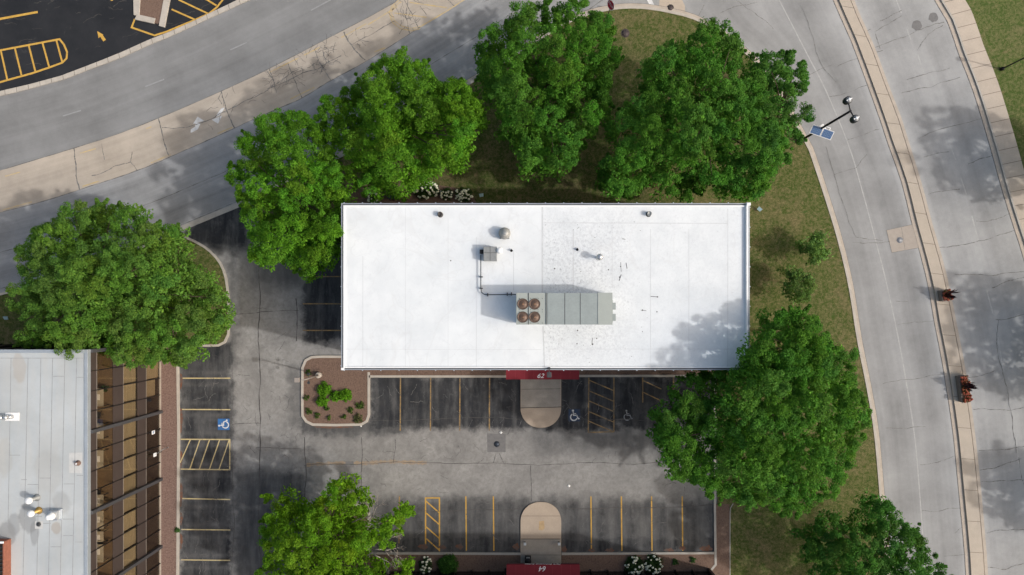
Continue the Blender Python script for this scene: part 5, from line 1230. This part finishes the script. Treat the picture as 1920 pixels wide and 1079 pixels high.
# planters on the median
def planter(px, py, L, label, ux, seed):
    x, y = g(px, py); b = empty('flower_planter', (x, y, .17), label, 'planter', 'flower planters on the median'); rs = np.random.RandomState(seed); r7 = random.Random(seed)
    u = Vector((ux[0], ux[1])).normalized(); v = Vector((-u.y, u.x)); W = .74
    mb = MB(); mb.obox((0, 0), u, L, W, 0, .52); mb.build('box', m_planter, b, .03)
    rim = MB()
    for sgn_ in (-1, 1):
        rim.obox((v.x*sgn_*W/2, v.y*sgn_*W/2), u, L+.08, .08, .521, .58)
        rim.obox((u.x*sgn_*L/2, u.y*sgn_*L/2), v, W-.09, .08, .521, .58)
    rim.build('rim', m_planter, b, .01); MB().obox((0, 0), u, L-.1, W-.1, .523, .55).build('soil', m_mulch, b)
    n = int(26*L); C = np.zeros((n, 3)); tt = rs.uniform(-.48, .48, n)*L; ss = rs.uniform(-.46, .46, n)*W
    C[:, 0] = u.x*tt+v.x*ss; C[:, 1] = u.y*tt+v.y*ss; C[:, 2] = .64+rs.uniform(0, .14, n)
    P, nm, sz, cc = clumps_to_leaves(C, np.full(n, .13), 16, .10, np.array([[.09, .075, .018]])*np.ones((n, 1)), rs); me = leaf_mesh('foliage', P, nm, sz, cc, rs); me.materials.append(m_leaf_small); link('foliage', me, b)
    for i in range(int(34*L)):
        o = link('bloom', me_orange, b); tq = r7.uniform(-.5, .5)*L; sq = r7.uniform(-.5, .5)*W; o.location = (u.x*tq+v.x*sq, u.y*tq+v.y*sq, .74+r7.uniform(0, .12)); k = r7.uniform(.6, 1.3); o.scale = (k, k, k*.7)
    sp = MB(); c0 = u*(-.12*L if L > 1.5 else .0)
    for i in range(34):
        a = r7.uniform(0, 6.28); h = r7.uniform(.75, 1.35); rr_ = r7.uniform(.1, .42); p0 = Vector((c0.x+r7.uniform(-.22, .22), c0.y+r7.uniform(-.22, .22), .55)); tip = p0+Vector((rr_*math.cos(a), rr_*math.sin(a), h)); md = p0.lerp(tip, .6)+Vector((0, 0, .14))
        wv_ = Vector((-math.sin(a), math.cos(a), 0))*.055
        i0 = len(sp.v); sp.v += [tuple(p0-wv_*.6), tuple(p0+wv_*.6), tuple(md+wv_), tuple(md-wv_), tuple(tip)]; sp.f += [(i0, i0+1, i0+2, i0+3), (i0+3, i0+2, i0+4)]
    sp.build('spiky_leaves', M('maroon_leaf', (.045, .014, .018), .5, var=.3), b)
planter(1764, 554.5, .95, 'short concrete planter of orange flowers on the median, the upper of two', (.18, -1), 3)
planter(1799, 728, 2.35, 'long concrete planter of orange flowers and dark red spikes on the median', (.13, -1), 4)

# covers and drains
def cover(px, py, r_, label, m1, m2, z0, name='manhole_cover', cat='manhole'):
    x, y = g(px, py); b = empty(name, (x, y, z0), label, cat)
    MB().lathe([(r_, 0), (r_, .012), (r_*.86, .014), (r_*.86, .0)], n=28).build('ring', m1, b); MB().lathe([(r_*.84, 0), (r_*.84, .016), (0, .016)], n=28).build('lid', m2, b)
    mb = MB()
    for k in range(6): a = k*math.pi/3; mb.obox((r_*.45*math.cos(a), r_*.45*math.sin(a)), (math.cos(a), math.sin(a)), r_*.5, r_*.09, .017, .022)
    mb.build('rib', m1, b); return b
cover(1172, 63.5, .40, 'dark round manhole cover in the corner grass', m_joint, m_iron, .10)
cover(1257, 15, .30, 'dark round drain cover at the kerb by the tan concrete patch', m_joint, m_iron, .02)
cover(1687, 450.5, .28, 'pale round manhole cover in the tan square of the concrete road', m_lid, m_lid, .017)
b = cover(931.5, 833, .27, 'round dark storm drain grate in the square patch of the parking aisle', m_dkgrey, M('grate_blue', (.06, .075, .10), .4, .5), .022, 'storm_drain', 'drain')

# bin, post lights, cabinet, small ground lights
x, y = g(990, 1050, .6); b = empty('litter_bin', (x, y, .136), 'black litter bin on the grey slab by the maroon awning', 'bin')
MB().lathe([(.24, 0), (.27, .08), (.28, .85), (.25, .9), (0, .9)], n=20).build('body', m_black, b); MB().lathe([(.29, .86), (.29, .95), (.2, 1.03), (0, 1.05)], n=20).build('lid', m_black, b); MB().box(-.16, .16, .2, .38, .8, .9).build('ash_tray', m_grey, b, .01); MB().box(-.25, .25, .22, .45, .62, .799).build('tray_housing', m_black, b)
for px, lb in ((984, 'small pale post light on the left edge of the lower walkway'), (1047.5, 'small pale post light on the right edge of the lower walkway')):
    x, y = g(px, 1015.5); b = empty('post_light', (x, y, .136), lb, 'light', 'post lights at the lower entrance walkway')
    MB().box(-.05, .05, -.05, .05, 0, .45).build('post', m_dkgrey, b); MB().box(-.11, .11, -.12, .12, .45, .62).build('head', M('light_white', (.62, .66, .70), .4), b, .02)
x, y = g(741, 368); b = empty('utility_cabinet', (x, y, .1), 'dark green utility cabinet against the north side of the white building', 'cabinet')
MB().box(-.5, .5, -.35, .35, 0, .75).build('body', m_utility, b, .02); MB().box(-.54, .54, -.39, .39, .75, .82).build('lid', m_utility, b, .02); MB().box(-.03, .03, .352, .39, .4, .5).build('handle', m_dkgrey, b)
for px, py, lb, rz in ((903, 368, 'small pale blue ground floodlight in the grass above the white roof', 10), (1421, 394, 'small pale ground floodlight in the grass right of the white roof corner', -40), (17, 597, 'small pale blue ground floodlight in the shade left of the big tree', 0)):
    x, y = g(px, py); b = empty('ground_floodlight', (x, y, .1), lb, 'floodlight', 'floodlights in the grass'); b.rotation_euler = (0, 0, R(rz))
    MB().tube((0, 0, 0), (0, 0, .22), .03).build('stake', m_dkgrey, b)
    hd = MB(); hd.v = [(-.17, -.1, .2), (.17, -.1, .2), (.2, .16, .34), (-.2, .16, .34), (-.17, -.13, .26), (.17, -.13, .26), (.2, .13, .42), (-.2, .13, .42)]; hd.f = [(0, 3, 2, 1), (4, 5, 6, 7), (0, 1, 5, 4), (1, 2, 6, 5), (2, 3, 7, 6), (3, 0, 4, 7)]
    hd.build('head', M('light_glass', (.42, .60, .66), .2), b)

# ------------------------------------------------------------------ trees
A = [(5, 545), (30, 520), (25, 470), (60, 440), (62, 405), (100, 408), (125, 380), (180, 378), (210, 380), (250, 385), (262, 405), (300, 420), (345, 425), (340, 460), (355, 490), (385, 520), (415, 560), (420, 600), (415, 625), (385, 635), (370, 665), (350, 690), (300, 680), (262, 690), (215, 690), (205, 665), (165, 655), (150, 680), (100, 675), (80, 655), (40, 680), (45, 655), (25, 640), (40, 600), (20, 580)]
Bt = [(430, 310), (425, 345), (440, 370), (455, 390), (455, 430), (470, 455), (462, 480), (500, 505), (530, 490), (560, 520), (585, 528), (605, 495), (632, 485), (640, 440), (635, 400), (645, 370), (648, 330), (630, 300), (625, 265), (600, 240), (590, 225), (560, 205), (530, 210), (505, 205), (480, 225), (460, 250), (440, 255), (450, 290)]
Ct = [(588, 215), (600, 235), (590, 255), (640, 270), (650, 300), (645, 320), (660, 350), (690, 372), (720, 355), (745, 365), (770, 350), (800, 335), (830, 310), (860, 320), (885, 290), (880, 255), (908, 220), (905, 190), (885, 165), (868, 145), (835, 150), (810, 135), (800, 115), (770, 110), (755, 85), (745, 100), (715, 100), (700, 120), (685, 140), (660, 155), (640, 165), (625, 185), (605, 180)]
Dt = [(880, 70), (900, 110), (895, 150), (920, 190), (945, 200), (930, 245), (965, 260), (980, 310), (1000, 325), (1040, 322), (1075, 315), (1090, 270), (1120, 240), (1150, 200), (1145, 150), (1165, 110), (1150, 70), (1160, 40), (1120, 20), (1110, 0), (1075, -10), (1060, 10), (1030, 0), (1000, 10), (985, -5), (960, 10), (950, 45), (920, 50), (905, 50)]
Et = [(1195, 180), (1165, 190), (1155, 215), (1135, 240), (1160, 275), (1125, 300), (1122, 330), (1140, 360), (1185, 370), (1210, 345), (1260, 365), (1310, 370), (1340, 350), (1390, 365), (1430, 375), (1450, 330), (1470, 300), (1480, 260), (1440, 215), (1435, 160), (1425, 110), (1395, 95), (1375, 40), (1340, 30), (1310, 40), (1300, 75), (1270, 80), (1240, 75), (1220, 105), (1200, 120), (1215, 150)]
E2 = [(1415, 110), (1430, 85), (1450, 100), (1490, 90), (1505, 115), (1520, 150), (1510, 190), (1530, 215), (1505, 250), (1500, 270), (1480, 312), (1445, 300), (1420, 250), (1410, 180)]
Ft = [(1215, 790), (1235, 800), (1220, 830), (1250, 850), (1255, 880), (1270, 905), (1310, 905), (1330, 940), (1370, 935), (1400, 960), (1430, 945), (1470, 975), (1500, 970), (1530, 945), (1580, 930), (1590, 880), (1610, 850), (1632, 800), (1620, 740), (1600, 700), (1620, 660), (1590, 650), (1560, 655), (1540, 670), (1490, 665), (1445, 655), (1420, 670), (1395, 672), (1385, 690), (1350, 700), (1310, 695), (1280, 720), (1270, 760), (1245, 775)]
F2 = [(1405, 690), (1398, 660), (1440, 622), (1455, 590), (1480, 580), (1510, 575), (1535, 600), (1560, 640), (1572, 700), (1530, 745), (1440, 745)]
Gt = [(485, 1000), (500, 960), (495, 930), (520, 925), (545, 935), (560, 950), (590, 950), (610, 910), (650, 900), (675, 915), (680, 935), (692, 945), (690, 960), (665, 990), (700, 992), (720, 970), (745, 950), (770, 950), (775, 965), (750, 985), (745, 1020), (705, 1035), (715, 1060), (768, 1055), (770, 1079), (775, 1130), (700, 1200), (560, 1180), (480, 1120), (480, 1060), (495, 1040)]
Ht = [(1500, 1030), (1520, 1010), (1545, 1000), (1560, 965), (1590, 980), (1630, 985), (1625, 945), (1650, 937), (1690, 950), (1690, 975), (1710, 985), (1735, 1000), (1750, 1030), (1765, 1055), (1790, 1079), (1800, 1110), (1740, 1170), (1600, 1180), (1520, 1140), (1540, 1090)]
WARM = (0.086, 0.225, 0.016); MID = (0.070, 0.200, 0.024); COOL = (0.060, 0.175, 0.028)
tree(A, 'big broad green tree at the left edge overhanging the grey roof', (235, 560), col=(0.094, 0.205, 0.032), seed=11, ztop=10.5, zedge=4.6)
tree(Bt, 'tall narrow crowned green tree at the upper left corner of the white roof', (570, 395), col=WARM, seed=12, ztop=10.5)
tree(Ct, 'round bright green tree above the left end of the white roof by the curved road', (755, 275), col=WARM, seed=13, ztop=11)
tree(Dt, 'tall dark green tree at the top centre beside the stop sign', (1010, 230), col=(0.068, 0.190, 0.021), seed=14, ztop=11.5)
tree(Et, 'widest dark green tree above the right end of the white roof', (1300, 265), col=MID, seed=15, ztop=12)
tree(E2, 'slender loose tree leaning over the road beside the solar street lamp', (1440, 250), col=COOL, seed=16, ztop=9.5, zedge=4.6, loose=.1, trunk_r=.16)
tree(Ft, 'large spreading green tree below the lower right corner of the white roof', (1415, 755), zref=7.5, col=MID, seed=17, ztop=13.2, zedge=6.0, steep=.5, trunk_r=.28)
tree(F2, 'tallest tree at the lower right roof corner, shading the white roof', (1475, 630), col=MID, seed=18, ztop=13.9, zedge=10.2, zref=11.5, steep=.6, trunk_r=.2)
tg = tree(Gt, 'yellow green tree with bare grey branches at the bottom left of the lot', (630, 990), col=(0.112, 0.250, 0.012), seed=19, ztop=10, zedge=4.6, loose=.06)
tree(Ht, 'loose leafy tree at the bottom right beside the concrete road', (1625, 1030), col=COOL, seed=20, ztop=9.5, zedge=4.0, loose=.12)
# bare branches of the bottom-left tree
mb = MB(); r8 = random.Random(5); bxg, byg = tg.location.x, tg.location.y
def br(p, d, L, r_, dep):
    q_ = p+d*L; mid_ = p.lerp(q_, .5)+Vector((r8.uniform(-.1, .1), r8.uniform(-.1, .1), r8.uniform(-.05, .1)))*L
    mb.path([p, mid_, q_], [r_, r_*.8, r_*.55], 5)
    if dep:
        for k in range(3):
            dd_ = (d+Vector((r8.uniform(-.8, .8), r8.uniform(-.8, .8), r8.uniform(-.25, .3)))).normalized(); br(mid_.lerp(q_, r8.uniform(.2, 1)), dd_, L*r8.uniform(.5, .8), r_*.55, dep-1)
for (pa, pb, z) in (((700, 1030), (745, 1035), 7.4), ((700, 1040), (730, 1055), 7.2), ((680, 1000), (708, 955), 6.8), ((705, 1020), (735, 1005), 7.0), ((660, 980), (705, 965), 6.5)):
    p = Vector((*g(*pa, z), z))-Vector((bxg, byg, 0)); q_ = Vector((*g(*pb, z+.4), z+.4))-Vector((bxg, byg, 0)); br(p, (q_-p).normalized(), (q_-p).length*.75, .055, 3)
mb.build('bare_branch', m_dead, tg)
# trees beyond the right edge whose shade falls on the road
def circ(x, y, r_, sd, am=.12): return [(x+r_*math.cos(t*.35)*(1+am*math.sin(t*sd)), y+r_*math.sin(t*.35)*(1+am*math.cos(t*sd*1.7))) for t in range(18)]
for i, (px, py, r_, lb) in enumerate(((1992, 332, 4.0, 'tree beyond the right edge shading the upper road'), (2052, 668, 5.0, 'tree beyond the right edge shading the middle of the road'), (2078, 955, 4.0, 'tree beyond the right edge shading the lower road'))):
    c_ = g(px, py); tree(circ(c_[0], c_[1], r_, 2.1+i), lb, c_, world=True, col=MID, seed=30+i, ztop=9, zedge=4.5, per=40, cl=11, leaf=.24)
# saplings on the strip of lawn
def sapling(px, py, r_, h, label, seed):
    c_ = g(px, py, h*.6); return tree(circ(c_[0], c_[1], r_*1.1, 2.4+seed*.37, .32), label, c_, world=True, col=(0.10, 0.20, 0.05), seed=seed, ztop=h, zedge=h*.5, sp=.6, loose=.12, per=45, cl=5, leaf=.12, trunk_r=.05, kind='young_tree')
sapling(1521, 471, 1.05, 2.6, 'young tree on the lawn by the road, the upper of two', 41)
sapling(1490, 532, 1.25, 2.8, 'young tree on the lawn by the road, the lower and wider of two', 42)

# ------------------------------------------------------------------ shrubs and bedding
bush(800, 358, .95, .95, 'white flowering hydrangea nearest the utility cabinet, largest in the north bed', (.04, .085, .022), 51, 'hydrangea', flowers=70, fcol=me_flower, elong=(1.25, .85))
bush(838, 365, .55, .75, 'small white flowering hydrangea between two larger ones in the north bed', (.04, .085, .022), 52, 'hydrangea', flowers=18, fcol=me_flower, elong=(1.1, 1))
bush(870, 367, .72, .8, 'white flowering hydrangea at the right end of the north bed', (.04, .085, .022), 53, 'hydrangea', flowers=36, fcol=me_flower, elong=(1.15, .9))
bush(702, 374, .55, .7, 'shaded white hydrangea left of the utility cabinet', (.04, .085, .022), 54, 'hydrangea', flowers=18, fcol=me_flower)
bush(799, 1057, .62, .8, 'white hydrangea beside the round green shrub at the lower left mulch strip', (.03, .07, .02), 55, 'hydrangea', flowers=26, fcol=me_flower, elong=(.95, 1.25))
bush(1188, 1058, .85, .9, 'left one of the two white hydrangeas touching in the lower right mulch strip', (.03, .07, .02), 56, 'hydrangea', flowers=34, fcol=me_flower)
bush(1224, 1056, .85, .9, 'right one of the two white hydrangeas touching in the lower right mulch strip', (.03, .07, .02), 57, 'hydrangea', flowers=32, fcol=me_flower)
bush(841, 1056, .95, .95, 'round plain green shrub in the lower left mulch strip', (.04, .12, .02), 58)
for i, (px, py, r_, lb) in enumerate(((609, 730, .68, 'bright green shrub at the top of the cluster in the mulch island'), (606, 752, .58, 'bright green shrub at the bottom of the cluster in the mulch island'), (632, 742, .55, 'bright green shrub in the middle of the cluster in the mulch island'), (648, 741, .60, 'bright green shrub at the right of the cluster in the mulch island'))):
    bush(px, py, r_, .8, lb, (.085, .23, .012), 60+i, leaf=.11)
GR = 'dwarf shrubs dotted over the mulch island'
for i, (px, py, r_, lb) in enumerate(((577, 746, .30, 'small tuft at the left kerb level with the green shrub cluster'), (580, 770, .32, 'small tuft at the left kerb below the green shrub cluster'), (597, 779, .32, 'small tuft near the bottom kerb, second from the left'), (618, 783, .26, 'small tuft at the bottom kerb in the middle of the mulch island'),
                              (646, 782, .26, 'tiny tuft at the bottom kerb right of the middle'), (658, 769, .34, 'small tuft between the cluster and the bottom right corner'), (675, 760, .42, 'small tuft by the right kerb of the mulch island'), (672, 784, .50, 'biggest greyish tuft in the bottom right corner of the mulch island'), (614, 766, .28, 'small tuft just under the green shrub cluster'), (580, 699, .30, 'faint tuft in the lamp shadow on the mulch island'))):
    bush(px, py, r_, .35, lb+' ' if False else lb, (.055, .105, .02) if i != 7 else (.09, .11, .045), 70+i, 'dwarf_shrub', leaf=.09, per=18, group=GR, z0=.12)
for i, (px, py, lb) in enumerate(((1265, 1053, 'small green plant left of another in the lower right mulch strip'), (1298, 1049, 'small green plant nearest the corner of the lower right mulch strip'), (334, 993, 'green weed growing at the kerb of the left parking row'))):
    bush(px, py, .3, .3, lb, (.05, .13, .03), 85+i, 'small_plant', leaf=.1, per=16, cat='plant', z0=.12)

# scraps of litter on the asphalt
m_paper = M('paper', (.75, .75, .73), .8, var=.08)
for i, (px, py, lb) in enumerate(((939, 811, 'white paper scrap beside the storm drain patch'), (677, 799, 'white paper scrap at the bottom kerb of the mulch island'), (1066, 911, 'white paper scrap right of the lower walkway'))):
    x, y = g(px, py); b = empty('paper_scrap', (x, y, .03), lb, 'litter'); r_ = random.Random(i); mb = MB()
    P = [(.16*math.cos(t*1.05)*r_.uniform(.5, 1.1), .13*math.sin(t*1.05)*r_.uniform(.6, 1.1), r_.uniform(0, .06)) for t in range(6)]
    mb.v = P+[(0, 0, .09), (0, 0, -.005)]; mb.f = [(k, (k+1) % 6, 6) for k in range(6)]+[((k+1) % 6, k, 7) for k in range(6)]; mb.build('sheet', m_paper, b)
